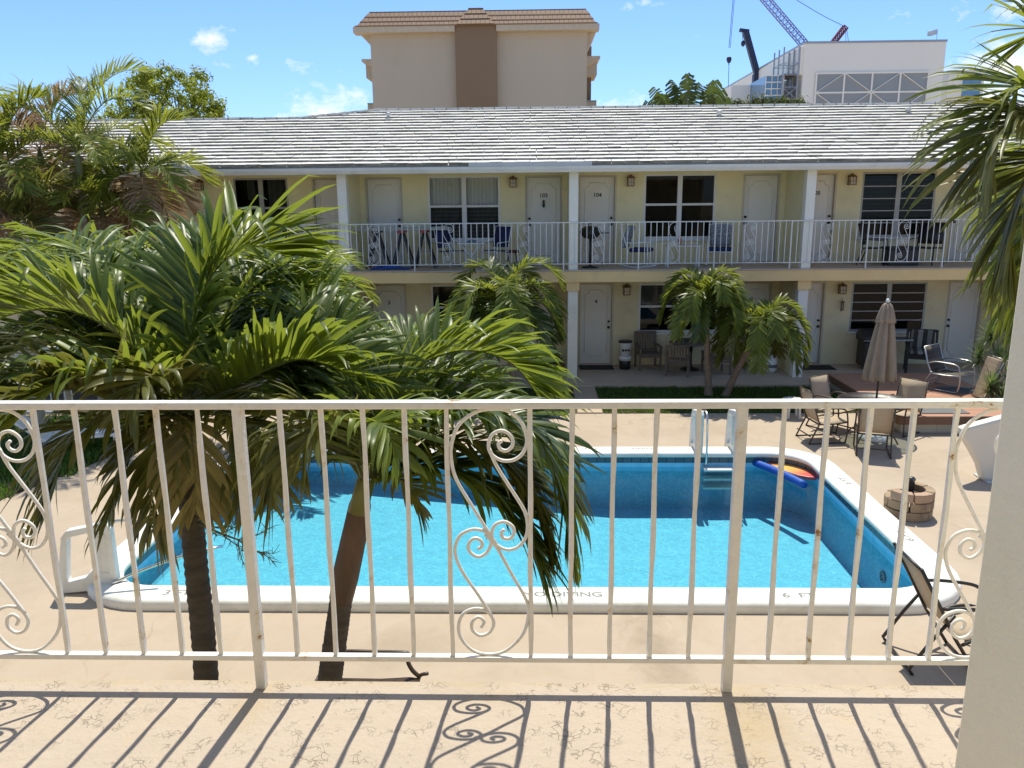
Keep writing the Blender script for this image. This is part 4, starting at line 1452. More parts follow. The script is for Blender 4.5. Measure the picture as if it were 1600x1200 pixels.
def pleats(prof, n, seed, amp):
    q = random.Random(seed)
    ph = [q.uniform(.55, 1.25) for _ in range(n)]
    rows = []
    m = n * 6
    for r_, z in prof:
        row = []
        for j in range(m + 1):
            a = 2 * math.pi * j / m
            k = ph[(j // 6) % n]
            f = 1 - amp * k * (.5 + .5 * math.cos(n * a + .6 * math.sin(2 * a)))
            row.append((r_ * f * math.cos(a), r_ * f * math.sin(a), z + .022 * math.sin(n * a) * (r_ / .3)))
        rows.append(row)
    return rows


MB().sheet(pleats([(.315, 1.14), (.30, 1.25), (.265, 1.5), (.225, 1.8), (.175, 2.1), (.13, 2.32), (.07, 2.47)], 9, 3, .60), .006).build('canopy', 'canvas', um)
MB().sheet(pleats([(.185, 2.20), (.165, 2.28), (.125, 2.42), (.085, 2.52), (.03, 2.56)], 9, 8, .3), .006).build('vent_cap', 'canvas', um)
MB().lathe([(.02, 2.55), (.035, 2.58), (.03, 2.61), (.01, 2.63)], 10).build('finial', 'plastic', um)

sl_ = thing('plastic_stool', 'low round white plastic stool on the grass edge by the shaded sling chair', 'stool', (5.32, 16.2, 0))
MB().lathe([(.02, .34), (.21, .34), (.225, .36), (.21, .385), (.02, .39)], 20).build('seat', 'plastic', sl_)
for a in (45, 135, 225, 315):
    MB().bar((.17 * math.cos(R(a)), .17 * math.sin(R(a)), 0), (.14 * math.cos(R(a)), .14 * math.sin(R(a)), .34), .04).build('leg', 'plastic', sl_)
dk = thing('wooden_deck', 'low reddish brown plank deck on a painted block base', 'deck', (8.3, 16.9, 0))
wb(MB().box(6.95, 9.65, 14.98, 18.84, .30, .35), 'planks', 'planks', dk, .004)
wb(MB().box(6.92, 9.68, 14.945, 14.978, .19, .345).box(6.917, 6.948, 14.98, 18.84, .19, .345).box(9.652, 9.68, 14.98, 18.84, .19, .345), 'fascia', 'fascia', dk, .003)
wb(MB().box(7.02, 9.55, 15.05, 18.8, 0, .295), 'block_base', 'cmu', dk)
for lb, p, q in (('grey rubber mat on the front edge of the wooden deck', (7.45, 15.15), (8.35, 15.62)), ('grey mat under the silver armed chair on the wooden deck', (8.75, 16.75), (9.45, 17.35))):
    m_ = MB().box(p[0], q[0], p[1], q[1], .352, .366)
    c = ((p[0] + q[0]) / 2, (p[1] + q[1]) / 2)
    m_.v = [(x - c[0], y - c[1], z - .351) for x, y, z in m_.v]
    o = tag(m_.build('floor_mat', 'mat', None, .004, (c[0], c[1], .351)), lb, 'mat', 'grey mats on the wooden deck')
lc = sling_chair('low sling chair with silver arms standing on the wooden deck', (8.95, 17.15, .366), facing(.62, -.78), None, 'silver', 'dark_sling', 'lounge_chair')
lc.scale = (1.18, 1.12, .92)


def armchair(label, loc, rz, frame, group=None, cushion=None, name='armchair', slat='wood'):
    """slatted armchair facing local +y"""
    r = thing(name, label, 'chair', loc, rz, group)
    for s in (-1, 1):
        MB().bar((s * .27, .25, 0), (s * .27, .25, .60), .05).build('leg', frame, r, .004)
        MB().bar((s * .27, -.26, 0), (s * .27, -.25, .45), .05).bar((s * .27, -.25, .45), (s * .27, -.36, .93), .045).build('leg', frame, r, .004)
        MB().box(s * .27 - .035, s * .27 + .035, -.31, .30, .602, .628).build('armrest', frame, r, .004)
    mb = MB()
    for i in range(6):
        y = -.22 + i * .09
        mb.box(-.25, .25, y, y + .075, .42, .44)
    mb.box(-.245, .245, .252, .272, .34, .415).box(-.245, .245, -.25, -.23, .34, .415)
    mb.build('seat', frame, r)
    mb = MB()
    for i in range(7):
        x = -.21 + i * .07
        mb.bar((x, -.262, .47), (x, -.352, .87), .045, .016)
    mb.bar((-.25, -.355, .90), (.25, -.355, .90), .03, .07).bar((-.25, -.258, .47), (.25, -.258, .47), .03, .05)
    mb.build('backrest', frame, r)
    if cushion:
        MB().box(-.235, .235, -.21, .27, .442, .52).build('seat_cushion', cushion, r, .03)
        mb = MB()
        mb.obox((0, -.235, .72), (.44, .09, .46), (R(-12), 0, 0))
        mb.build('back_cushion', cushion, r, .035)
    return r


armchair('dark armchair with striped cushions on the porch behind the wooden deck', (9.75, 20.2, .07), facing(-.35, -.9), 'black', None, 'striped').scale = (1.25, 1.1, 1.12)
wc = armchair('weathered wooden armchair against the wall beside the stacked buckets', (2.98, 20.78, .07), facing(.12, -1), 'wood', 'weathered wooden chairs on the porch')
dup(wc, (3.62, 20.0, .07), facing(.25, 1), 'weathered wooden armchair with its back to the lawn, left of the palm stem', (1, 1, .88))
dup(wc, (4.62, 20.15, .07), facing(-.2, 1), 'weathered wooden armchair half hidden behind the two lawn palms', (1, 1, .88))
rt_ = thing('porch_table', 'round dark table among the wooden armchairs on the porch', 'table', (4.05, 20.65, .07))
MB().lathe([(.03, .70), (.54, .70), (.55, .715), (.54, .735), (.03, .735)], 30).build('table_top', 'wood', rt_)
MB().lathe([(.26, 0), (.24, .03), (.06, .08), (.045, .4), (.07, .66), (.2, .70)], 14).build('pedestal', 'black', rt_)
bk = thing('bucket', 'white plastic bucket with black lid stacked on the dark bucket', 'bucket', (2.38, 20.75, .42))
MB().lathe([(.13, 0), (.165, .36), (.17, .37), (.15, .37)], 18).build('pail', 'plastic', bk)
MB().lathe([(.178, .355), (.182, .385), (.16, .40), (.02, .402)], 18).build('lid', 'black', bk)
text_mesh('printed_band', '\u2022\u2022\u2022', .2, 'digits', bk, (0, -.162, .16), (R(96), 0, 0), .002)
bk2 = thing('bucket', 'dark bucket with white rim at the bottom of the stack by the wall', 'bucket', (2.38, 20.75, .07))
MB().lathe([(.135, 0), (.16, .24), (.155, .245)], 18).build('pail', 'black', bk2)
MB().lathe([(.162, .235), (.172, .30), (.176, .34), (.15, .348), (.02, .349)], 18).build('liner', 'plastic', bk2)
pt = thing('gas_cylinder', 'white propane cylinder with dark band standing on the porch', 'gas cylinder', (6.03, 20.3, .07))
MB().lathe([(.12, 0), (.155, .04), (.16, .1), (.16, .30), (.14, .37), (.06, .42), (.03, .45)], 20).build('tank', 'plastic', pt)
MB().lathe([(.163, .13), (.164, .135), (.164, .21), (.163, .215)], 20).build('band', 'mat', pt)
mb = MB()
for a in range(0, 360, 60):
    mb.tube([(.10 * math.cos(R(a)), .10 * math.sin(R(a)), .39), (.10 * math.cos(R(a)), .10 * math.sin(R(a)), .56)], .008, 5)
mb.tube([(.10 * math.cos(R(a)), .10 * math.sin(R(a)), .56) for a in range(0, 360, 30)], .011, 5, closed=True).lathe([(.03, .44), (.03, .52), (.045, .53), (.045, .55)], 8)
mb.build('collar', 'steel', pt)
for lb, x, y, wd in (('dark doormat in front of the ground floor door numbered 4', 1.65, 20.9, .9), ('dark doormat in front of the ground floor door left of the closed umbrella', 7.3, 20.8, 1.0)):
    tag(MB().box(-wd / 2, wd / 2, -.27, .27, 0, .015).build('doormat', 'doormat', None, .004, (x, y, .0715)), lb, 'mat', 'doormats on the porch')

gr = thing('gas_grill', 'black covered gas grill with side shelf under the louvre window', 'grill', (8.78, 20.7, .07))
mb = MB()
mb.box(-.36, .36, -.25, .25, .10, .72)
mb.build('cart', 'black', gr, .02)
MB().prism([(-.27, .735), (.27, .735), (.27, .88), (.14, 1.04), (-.12, 1.04), (-.27, .86)], -.40, .40, 'x').build('hood', 'black', gr, .02)
MB().box(.41, .88, -.23, .23, .76, .79).box(-.40, .40, -.30, -.275, .76, .78).build('side_shelf', 'steel', gr, .004)
for s in (-.3, .3):
    MB().lathe([(.055, -.02), (.06, 0), (.055, .02)], 12, mat=Matrix.Translation((s, -.2, .062)) @ Matrix.Rotation(R(90), 4, 'Y')).build('wheel', 'black', gr)

# potted plants by the lower door
def pot(label, x, y, s, seed):
    r = thing('potted_plant', label, 'potted plant', (x, y, .07), 0, 'pots of dark plants beside the column')
    MB().lathe([(.10 * s, 0), (.15 * s, .22 * s), (.165 * s, .22 * s), (.165 * s, .26 * s), (.14 * s, .26 * s), (.13 * s, .22 * s), (.01, .22 * s)], 16).build('pot', 'terracotta', r)
    q = random.Random(seed)
    mb = MB()
    for _ in range(70):
        a, l_ = q.uniform(0, 6.28), q.uniform(.18, .38) * s
        t = Vector((math.cos(a), math.sin(a), q.uniform(.3, 1.6))).normalized()
        p = Vector((0, 0, .22 * s))
        sd_ = t.cross(Vector((0, 0, 1))).normalized() * .018 * s
        m_ = p + t * l_ * .55
        e_ = p + t * l_ + Vector((0, 0, -.08 * s))
        mb.add([p, m_ + sd_, e_, m_ - sd_], [(0, 1, 2, 3)])
    mb.build('leaves', 'frond_d', r)


pot('terracotta pot of dark spiky leaves on the porch, right one beside the column', .58, 20.0, 1.25, 3)
pot('terracotta pot of dark spiky leaves on the porch, nearer the hidden door', .08, 20.15, 1.1, 5)

# ---------------- upper gallery
GY = 20.55


def gx(x):
    return at(x, 370, GY).x


def trestle(root, cap):
    for s in (-1, 1):
        for t in (-1, 1):
            MB().bar((s * .27, t * .24, 0), (s * .03, t * .05, .88), .045, .03, (0, 1, 0)).build('leg', 'black', root)
        MB().bar((s * .17, -.165, .33), (s * .17, .165, .33), .03).build('stretcher', 'black', root)
    MB().box(-.14, .14, -.012, .012, .40, .43).build('tread', 'alu', root)
    MB().box(-.09, .09, -.30, .30, .88, .94).build('cap', cap, root, .006)


T3 = 'black trestles under the ladder'
x1, x2, x3 = gx(590), gx(629), gx(664)
t1 = thing('trestle', 'black folding trestle nearest the white column, dark topped', 'trestle', (x1, GY, ZU), 0, T3)
trestle(t1, 'black')
t2 = thing('trestle', 'middle black folding trestle with red top under the ladder', 'trestle', (x2, GY, ZU), 0, T3)
trestle(t2, 'redplastic')
dup(t2, (x3, GY, ZU), 0, 'black folding trestle with red top nearest the navy chair')
ld = thing('ladder', 'pale aluminium ladder lying flat across three black trestles', 'ladder', (gx(630), GY, ZU + .942))
w_ = (gx(700) - gx(562)) / 2
for s in (-1, 1):
    MB().box(-w_, w_, s * .2 - .013, s * .2 + .013, 0, .07).build('rail', 'alu', ld)
mb = MB()
for i in range(8):
    x = -w_ + .12 + i * (2 * w_ - .24) / 7
    mb.tube([(x, -.187, .035), (x, .187, .035)], .015, 6)
mb.build('rungs', 'alu', ld)
tp = MB()
q = random.Random(4)
rows = [[(-.5 + .1 * i, -.18 + .09 * j, .01 + q.uniform(.0, .11) * math.sin(math.pi * i / 10) * math.sin(math.pi * (j + .2) / 4.4)) for i in range(11)] for j in range(5)]
tp.sheet(rows, .012)
tag(tp.build('tarp', 'blue', None, 0, (gx(612), GY - .35, ZU + .016)), 'crumpled blue tarp on the gallery floor under the trestles', 'tarp')


def folding_chair(label, loc, rz, frame, cloth, group, name='folding_chair'):
    r = thing(name, label, 'chair', loc, rz, group)
    for s in (-1, 1):
        x = s * .25
        MB().tube([(x, .26, 0), (x, .24, .42), (x, .22, .62), (x, -.22, .64)], .014, 7).build('leg', frame, r)
        MB().tube([(x, -.32, 0), (x, -.20, .40), (x, -.24, .64), (x, -.34, 1.02)], .014, 7).build('leg', frame, r)
    MB().tube([(-.25, .24, .41), (.25, .24, .41)], .012, 6).build('crossbar', frame, r)
    MB().tube([(-.25, -.2, .40), (.25, -.2, .40)], .012, 6).build('crossbar', frame, r)
    MB().tube([(-.25, -.34, 1.01), (.25, -.34, 1.01)], .012, 6).build('crossbar', frame, r)
    MB().sheet([[(x, y, z) for x in (-.235, 0, .235)] for y, z in ((.24, .425), (.0, .40), (-.2, .41))], .02).build('seat', cloth, r)
    MB().sheet([[(x, y, z) for x in (-.235, 0, .235)] for y, z in ((-.205, .50), (-.25, .68), (-.34, 1.0))], .02).build('backrest', cloth, r)
    return r


f1 = folding_chair('white framed chair with navy cloth between the trestles and the bistro table', (gx(704), GY - .1, ZU), facing(.75, -.65), 'plastic', 'navy', 'navy chairs at the white bistro table')
dup(f1, (gx(774), GY - .05, ZU), facing(-.6, -.8), 'white framed chair with navy cloth right of the white bistro table')
bt = thing('bistro_table', 'small white bistro table with crossed legs on the gallery', 'table', (gx(737), GY - .15, ZU))
MB().box(-.34, .34, -.24, .24, .60, .63).build('table_top', 'plastic', bt, .008)
for s in (-1, 1):
    MB().tube([(s * .26, -.18, 0), (-s * .26, -.18, .60)], .013, 6).tube([(s * .26, .18, 0), (-s * .26, .18, .60)], .013, 6).build('leg', 'plastic', bt)
mb = MB()
for i in range(4):
    mb.obox((0.02 * i, 0, .008 + i * .016), (.30 - .03 * i, .22, .012), (0, R(q.uniform(-3, 3)), R(q.uniform(-20, 20))))
tag(mb.build('paper_stack', 'pattern', None, 0, (gx(737), GY - .15, ZU + .632)), 'loose stack of papers lying on the white bistro table', 'papers')
st = thing('stool', 'low dark stool with reddish seat left of the door numbered 103', 'stool', (gx(800), GY + .1, ZU))
MB().lathe([(.02, .36), (.17, .36), (.18, .39), (.17, .42), (.02, .43)], 16).build('seat', 'red', st)
for a in (45, 135, 225, 315):
    MB().tube([(.19 * math.cos(R(a)), .19 * math.sin(R(a)), 0), (.12 * math.cos(R(a)), .12 * math.sin(R(a)), .36)], .014, 6).build('leg', 'black', st)

kg = thing('charcoal_grill', 'small black kettle grill on a post before the door numbered 104', 'grill', (gx(921), GY - .35, ZU))
MB().lathe([(.02, .70), (.16, .73), (.25, .83), (.265, .86), (.02, .87)], 20).build('bowl', 'black', kg)
MB().lathe([(.27, .872), (.265, .89), (.20, .98), (.10, 1.02), (.02, 1.03)], 20).build('lid', 'black', kg)
MB().tube([(-.06, 0, 1.02), (-.05, 0, 1.07), (.05, 0, 1.07), (.06, 0, 1.02)], .012, 6).build('lid_handle', 'black', kg)
MB().tube([(0, 0, .02), (0, 0, .72)], .03, 8).lathe([(.22, 0), (.20, .03), (.04, .06)], 16).build('stand', 'black', kg)
MB().box(.27, .46, -.10, .10, .84, .86).build('side_shelf', 'black', kg)


def rocker(label, loc, rz, group):
    r = thing('rocking_chair', label, 'chair', loc, rz, group)
    for s in (-1, 1):
        x = s * .30
        MB().tube(spline([(x, .48, .07), (x, .25, .025), (x, 0, .012), (x, -.25, .03), (x, -.5, .10)], 4), .017, 7).build('rocker', 'plastic', r)
        MB().tube([(x, .26, .03), (x, .25, .60)], .018, 7).build('leg', 'plastic', r)
        MB().tube([(x, -.24, .03), (x, -.24, .42), (x, -.44, 1.02)], .018, 7).build('leg', 'plastic', r)
        MB().bar((x, .32, .615), (x, -.30, .60), .055, .022).build('armrest', 'plastic', r, .004)
    MB().tube([(-.3, .25, .36), (.3, .25, .36)], .015, 6).build('crossbar', 'plastic', r)
    MB().tube([(-.3, -.24, .36), (.3, -.24, .36)], .015, 6).build('crossbar', 'plastic', r)
    MB().tube([(-.3, -.435, 1.01), (.3, -.435, 1.01)], .016, 6).build('crossbar', 'plastic', r)
    MB().box(-.28, .28, -.22, .28, .37, .47).build('seat_cushion', 'navy', r, .035)
    MB().obox((0, -.315, .74), (.52, .11, .56), (R(-17), 0, 0)).build('back_cushion', 'pattern', r, .04)
    return r


k1 = rocker('white rocking chair with navy cushion beside the kettle grill, facing right', (gx(1000), GY - .1, ZU), facing(.92, -.35), 'white rocking chairs on the gallery')
dup(k1, (gx(1126), GY, ZU), facing(-.25, -1), 'white rocking chair with patterned back cushion facing the pool, before the right end door')
s_t = thing('side_table', 'small white side table between the two rocking chairs', 'table', (gx(1066), GY - .1, ZU))
MB().box(-.42, .42, -.22, .22, .50, .525).build('table_top', 'plastic', s_t, .006)
for x in (-.38, .38):
    for y in (-.18, .18):
        MB().box(x - .018, x + .018, y - .018, y + .018, 0, .499).build('leg', 'plastic', s_t)
tag(MB().lathe([(.03, 0), (.045, .03), (.045, .15), (.02, .20), (.02, .24)], 10).build('bottle', 'redplastic', None, 0, (gx(1061), GY - .12, ZU + .526)), 'orange red bottle on the white side table', 'bottle')
b1 = folding_chair('black chair on the gallery left of the black box, by the louvre window', (gx(1368), GY, ZU), facing(.85, -.5), 'black', 'black', 'black chairs under the louvre window', 'porch_chair')
b1.scale = (1.25, 1.1, 1.0)
dup(b1, (gx(1448), GY, ZU), facing(-.75, -.65), 'black chair on the gallery right of the black box, by the palm fronds')
bx = thing('storage_box', 'low black storage box between the two black gallery chairs', 'box', (gx(1407), GY - .1, ZU))
MB().box(-.36, .36, -.25, .25, 0, .40).build('body', 'black', bx, .02)
MB().box(-.38, .38, -.27, .27, .402, .45).build('lid', 'black', bx, .015)
wr = thing('door_wreath', 'dark red ribbon wreath hanging on the gallery door numbered 105', 'wreath', (7.02, YW - .02, 4.36))
MB().tube([(.11 * math.cos(R(a)) + .01 * math.sin(R(a * 5)), -.015, .12 * math.sin(R(a)) + .01 * math.cos(R(a * 7))) for a in range(0, 360, 12)], .045, 7, closed=True).build('ring', 'red', wr)
MB().sheet([[(x + .02 * math.sin(z * 9), -.05 + .01 * math.sin(z * 14), z) for x in (-.05, .01, .06)] for z in (-.08, -.2, -.32, -.45)], .01).sheet([[(x, -.06, z) for x in (-.09, -.05)] for z in (-.06, -.18, -.36)], .01).build('ribbon', 'red', wr)
MB().obox((0, -.05, .10), (.16, .05, .07), (0, R(20), 0)).obox((0.01, -.05, .22), (.05, .04, .07), (0, R(20), 0)).build('bow', 'red', wr, .015)
wc_ = thing('wind_chime', 'small wind chime hanging below the ground floor lantern behind the umbrella', 'wind chime', (8.06, YW - .09, 1.62))
MB().lathe([(.03, .14), (.055, .12), (.05, .10), (.02, .09)], 8).tube([(0, 0, .14), (0, .07, .22)], .006, 5).build('bell', 'copper', wc_)
mb = MB()
for a in range(0, 360, 72):
    mb.tube([(.035 * math.cos(R(a)), .035 * math.sin(R(a)), .09), (.035 * math.cos(R(a)), .035 * math.sin(R(a)), -.12 - .02 * math.sin(a))], .007, 5)
mb.build('tubes', 'copper', wc_)

# ---------------- around the pool
def ladder_slab(root, mirror=1):
    """moulded ladder side: slab in the local x-z plane with a window, thick in y"""
    o_ = [(0, 0), (.62, .05), (.66, .10), (.655, .80), (.60, .865), (.15, .78), (.085, .70), (-.04, .02)]
    i_ = [(.10, .15), (.30, .20), (.40, .30), (.42, .70), (.38, .745), (.18, .70), (.15, .66), (.09, .2)]
    n = len(o_)
    t = .055
    mb = MB()
    for y0_ in (-t, t):
        base = [(x * mirror, y0_, z) for x, z in o_] + [(x * mirror, y0_, z) for x, z in i_]
        fs = [(k, (k + 1) % n, n + (k + 1) % n, n + k) for k in range(n)]
        mb.add(base, fs if (y0_ < 0) == (mirror > 0) else [tuple(reversed(f)) for f in fs])
    for q_ in (o_, i_):
        for k in range(n):
            a, b = q_[k], q_[(k + 1) % n]
            mb.add([(a[0] * mirror, -t, a[1]), (b[0] * mirror, -t, b[1]), (b[0] * mirror, t, b[1]), (a[0] * mirror, t, a[1])], [(0, 1, 2, 3)])
    bm = bmesh.new()
    me = bpy.data.meshes.new('t')
    me.from_pydata(mb.v, [], mb.f)
    bm.from_mesh(me)
    bmesh.ops.remove_doubles(bm, verts=bm.verts, dist=1e-5)
    bmesh.ops.recalc_face_normals(bm, faces=bm.faces)
    mb.v = [tuple(v.co) for v in bm.verts]
    mb.f = [tuple(v.index for v in f.verts) for f in bm.faces]
    mb.s = [False] * len(mb.f)
    bm.free()
    mb.build('side_panel', 'mould', root, .016)
    mb = MB()
    for a, b, c, d in ((.49, .505, .25, .74), (.565, .58, .25, .74), (.49, .58, .25, .262), (.49, .58, .728, .74)):
        x0_, x1_ = sorted((a * mirror, b * mirror))
        mb.box(x0_, x1_, -t - .007, t + .007, c, d)
    mb.build('raised_border', 'mould', root)


l1 = thing('pool_ladder_side', 'white moulded pool ladder side standing at the shallow corner of the pool', 'pool ladder', (-5.52, 8.52, 0), R(4))
ladder_slab(l1)
MB().tube(spline([(.55, .02, .84), (.75, .03, .86), (.95, .05, .84), (1.25, .06, .78)], 4), .019, 8).build('upper_rail', 'chrome', l1)
MB().tube(spline([(.62, -.10, .14), (.9, .12, .20), (1.3, .35, .26), (1.7, .55, .28)], 4), .02, 8).build('grab_rail', 'chrome', l1)
for lb, x in (('white moulded ladder side on the far pool edge, left one of the pair', 2.86), ('white moulded ladder side on the far pool edge, right one of the pair', 3.50)):
    r = thing('pool_ladder_side', lb, 'pool ladder', (x, 14.06, .0), R(-90), 'ladder sides on the far pool edge')
    ladder_slab(r)
    MB().tube(spline([(.30, .10, .80), (.50, .11, .83), (.66, .11, .70), (.70, .11, .3), (.70, .11, .0), (.64, .10, -.12), (.55, .08, -.1)], 5), .018, 8).build('grab_rail', 'chrome', r)
mb = MB()
for z in (-.16, -.32, -.48):
    mb.box(-.26, .26, -.10, .10, z, z + .035)
st_ = tag(mb.build('ladder_steps', 'mould', None, .008, (3.18, 13.34, 0)), 'white ladder steps under water between the two far ladder sides', 'pool steps')

nd0, nd1 = on(1180, 722, -.06), on(1257, 757, -.06)
nd = thing('pool_noodle', 'bright blue foam noodle floating at the far corner of the pool', 'pool noodle', ((nd0.x + nd1.x) / 2, (nd0.y + nd1.y) / 2, -.065))
wb(MB().tube(spline([(nd0.x, nd0.y, -.07), ((nd0.x + nd1.x) / 2 + .03, (nd0.y + nd1.y) / 2, -.06), (nd1.x, nd1.y, -.065)], 6), .062, 14), 'foam', 'blue', nd)
NTB = NT('bodyboard_foam')
tc = NTB.n('ShaderNodeTexCoord')
s3 = NTB.n('ShaderNodeSeparateXYZ')
NTB.l(tc.outputs['Object'], s3.inputs[0])
mr = NTB.n('ShaderNodeMapRange')
mr.inputs[1].default_value, mr.inputs[2].default_value = -.62, .62
NTB.l(s3.outputs[0], mr.inputs[0])
pb = NTB.n('ShaderNodeBsdfPrincipled', Roughness=.45)
NTB.l(ramp(NTB, mr.outputs[0], [(0, (.42, .03, .05)), (.22, (.60, .12, .05)), (.45, (.75, .46, .09)), (.62, (.72, .33, .08)), (.8, (.62, .10, .07)), (1, (.55, .05, .10))]), pb.inputs['Base Color'])
NTB.l(pb.outputs[0], NTB.out.inputs[0])
M['board'] = NTB.m
b0, b1_ = on(1196, 715, -.09), on(1287, 750, -.09)
bd = MB()
prof = [(-.60, .14), (-.50, .19), (-.2, .235), (.1, .25), (.35, .22), (.52, .13), (.60, .03)]
outl = prof + [(x, -y) for x, y in reversed(prof)]
bd.prism(outl, -.028, .028)
o = tag(bd.build('bodyboard', 'board', None, .015, ((b0.x + b1_.x) / 2 - .03, (b0.y + b1_.y) / 2 - .0, -.088)), 'red and yellow bodyboard floating beside the blue noodle', 'bodyboard')
o.rotation_euler = (0, 0, math.atan2(b1_.y - b0.y, b1_.x - b0.x))

hx = thing('block_planter', 'small hexagonal planter of stacked rough blocks on the deck', 'planter', (5.34, 10.98, 0))
q = random.Random(9)
for k in range(3):
    for j in range(6):
        if k == 2 and j in (1, 2):
            continue
        mb = MB()
        a0, a1 = R(60 * j + 2 + 8 * k), R(60 * j + 58 + 8 * k)
        ro, ri_ = .33 + q.uniform(-.012, .012), .20
        z0, z1 = k * .135 + .002, k * .135 + .13 + q.uniform(-.006, .002)
        n_ = 4
        pts = [(ro * math.cos(a0 + (a1 - a0) * i / n_), ro * math.sin(a0 + (a1 - a0) * i / n_)) for i in range(n_ + 1)] + [(ri_ * math.cos(a1 + (a0 - a1) * i / n_), ri_ * math.sin(a1 + (a0 - a1) * i / n_)) for i in range(n_ + 1)]
        mb.prism(pts, z0, z1)
        mb.build('block', 'blocktop' if (k == 2 and j in (3, 4)) else 'block', hx, .012)
MB().lathe([(.02, .28), (.195, .29), (.195, .30), (.02, .32)], 18).build('soil', 'dirt', hx)
lm = thing('garden_light', 'small black garden lamp standing in the block planter', 'lamp', (5.38, 11.08, .318))
MB().box(-.05, .05, -.05, .05, 0, .14).build('body', 'black', lm, .01)
MB().lathe([(.075, .14), (.08, .17), (.05, .20), (.01, .21)], 4, smooth=False).build('cap', 'black', lm)

# black folding chair near the right end of the railing
fc = thing('deck_chair', 'black tube folding chair with tan back at the near right pool corner', 'chair', (3.95, 7.2, 0), R(0))
for y in (-.28, .30):
    MB().tube([(-.40, y, 1.10), (-.20, y, .74), (-.02, y, .40), (.24, y, 0)], .017, 8).build('back_tube', 'black', fc)
    MB().tube([(-.03, y + .03, .62), (-.22, y + .03, .35), (-.40, y + .03, .06), (-.36, y + .03, 0)], .017, 8).build('leg', 'black', fc)
    MB().tube(spline([(-.17, y, .70), (.1, y, .70), (.40, y, .66), (.52, y, .60)], 4), .018, 8).build('armrest', 'black', fc)
    MB().tube(spline([(.05, y, .33), (.25, y, .42), (.46, y, .42), (.55, y, .30), (.42, y, .02)], 5), .016, 8).build('seat_tube', 'black', fc)
MB().tube([(-.39, -.28, 1.08), (-.39, .30, 1.08)], .015, 7).build('crossbar', 'black', fc)
MB().tube([(-.38, -.25, .03), (-.38, .33, .03)], .015, 7).build('crossbar', 'black', fc)
MB().tube([(.50, -.28, .40), (.50, .30, .40)], .015, 7).build('crossbar', 'black', fc)
MB().tube([(.23, -.28, .02), (.23, .30, .02)], .015, 7).build('crossbar', 'black', fc)
MB().sheet([[(x, y, z) for y in (-.265, 0, .285)] for x, z in ((-.375, 1.06), (-.26, .86), (-.12, .60), (-.03, .44))], .01).build('back_sling', 'sling', fc)
MB().sheet([[(x, y, z) for y in (-.265, 0, .285)] for x, z in ((-.02, .40), (.1, .37), (.28, .41), (.48, .42))], .01).build('seat_sling', 'sling', fc)

ac = thing('metal_armchair', 'dark metal patio armchair below the balcony, only its curved arm in sight', 'chair', (-1.47, 6.05, 0), facing(1, -.05))
ac.scale = (1, 1, .88)
for s in (-1, 1):
    x = s * .29
    MB().tube(spline([(x, -.34, .60), (x, -.2, .655), (x, 0, .66), (x, .30, .665), (x, .35, .64), (x, .345, .56), (x, .38, .47), (x, .43, .41)], 4), [.018] * 20 + [.02] * 9, 8).build('armrest', 'brownmetal', ac)
    MB().tube(spline([(x, .30, 0), (x, .40, .2), (x, .44, .40), (x, .52, .44)], 4), .018, 8).build('leg', 'brownmetal', ac)
    MB().tube([(x, -.36, 0), (x, -.28, .40), (x, -.33, .58), (x, -.35, .64)], .018, 8).build('leg', 'brownmetal', ac)
MB().sheet([[(x, y, z) for x in (-.28, 0, .28)] for y, z in ((.44, .37), (.36, .38), (.1, .35), (-.28, .34))], .02).build('seat', 'brownmetal', ac)
MB().sheet([[(x, y, z) for x in (-.28, 0, .28)] for y, z in ((-.29, .42), (-.33, .55), (-.35, .64))], .015).build('backrest', 'brownmetal', ac)

# cream moulded seat right of the pool, partly behind the pillar
ws = thing('garden_lounger', 'large cream moulded lounger on a grey foot, half hidden by the pillar', 'lounger', (7.5, 12.5, 0))
P2 = [at(x, y, 12.4) for x, y in ((1497, 668), (1502, 684), (1514, 704), (1525, 725), (1531, 748), (1552, 749), (1590, 735), (1640, 700), (1660, 640), (1600, 640), (1540, 656), (1510, 664))]
mb = MB().prism([(p.x, p.z) for p in P2], 12.3, 12.5, 'y')
wb(mb, 'shell', 'cover', ws, .05)
f_ = at(1543, 752, 12.4)
wb(MB().box(f_.x - .10, f_.x + .12, 12.2, 12.65, 0, f_.z + .05), 'foot', 'flash', ws, .02)

bc = thing('beach_chair', 'folded beige beach chair leaning at the edge of the wooden deck', 'chair', (9.62, 16.7, .0))
for i, x in enumerate((0, .14)):
    MB().obox((x, 0, .44 + .35), (.08, .46, .84), (0, R(14 - i * 3), 0)).build('slat_panel', 'sling', bc, .01)
MB().tube([(-.13, -.24, .36), (.16, -.24, 1.22), (.16, .24, 1.22), (-.13, .24, .36)], .014, 7).build('frame', 'silver', bc)
bc.location = (9.25, 16.3, 0)
wl = thing('white_lounger', 'low white plastic lounger on the left lawn behind the fronds', 'lounger', (-8.2, 13.9, 0), R(20))
MB().obox((0, 0, .34), (1.3, .62, .05)).build('seat', 'plastic', wl, .02)
MB().obox((-.82, 0, .55), (.62, .62, .05), (0, R(42), 0)).build('backrest', 'plastic', wl, .02)
for x in (-.5, .55):
    for y in (-.26, .26):
        MB().box(x - .03, x + .03, y - .03, y + .03, 0, .315).build('leg', 'plastic', wl)
gt = thing('iron_gate', 'white iron garden gate glimpsed between the palm fronds on the left', 'gate', (-10.6, 16.2, 0))
mb = MB().box(-.9, .9, -.02, .02, 1.5, 1.54).box(-.9, .9, -.02, .02, .12, .16)
mb.build('rails', 'rail_far', gt)
for i in range(13):
    MB().box(-.9 + i * .15 - .01, -.9 + i * .15 + .01, -.01, .01, .16, 1.5).build('baluster', 'rail_far', gt)


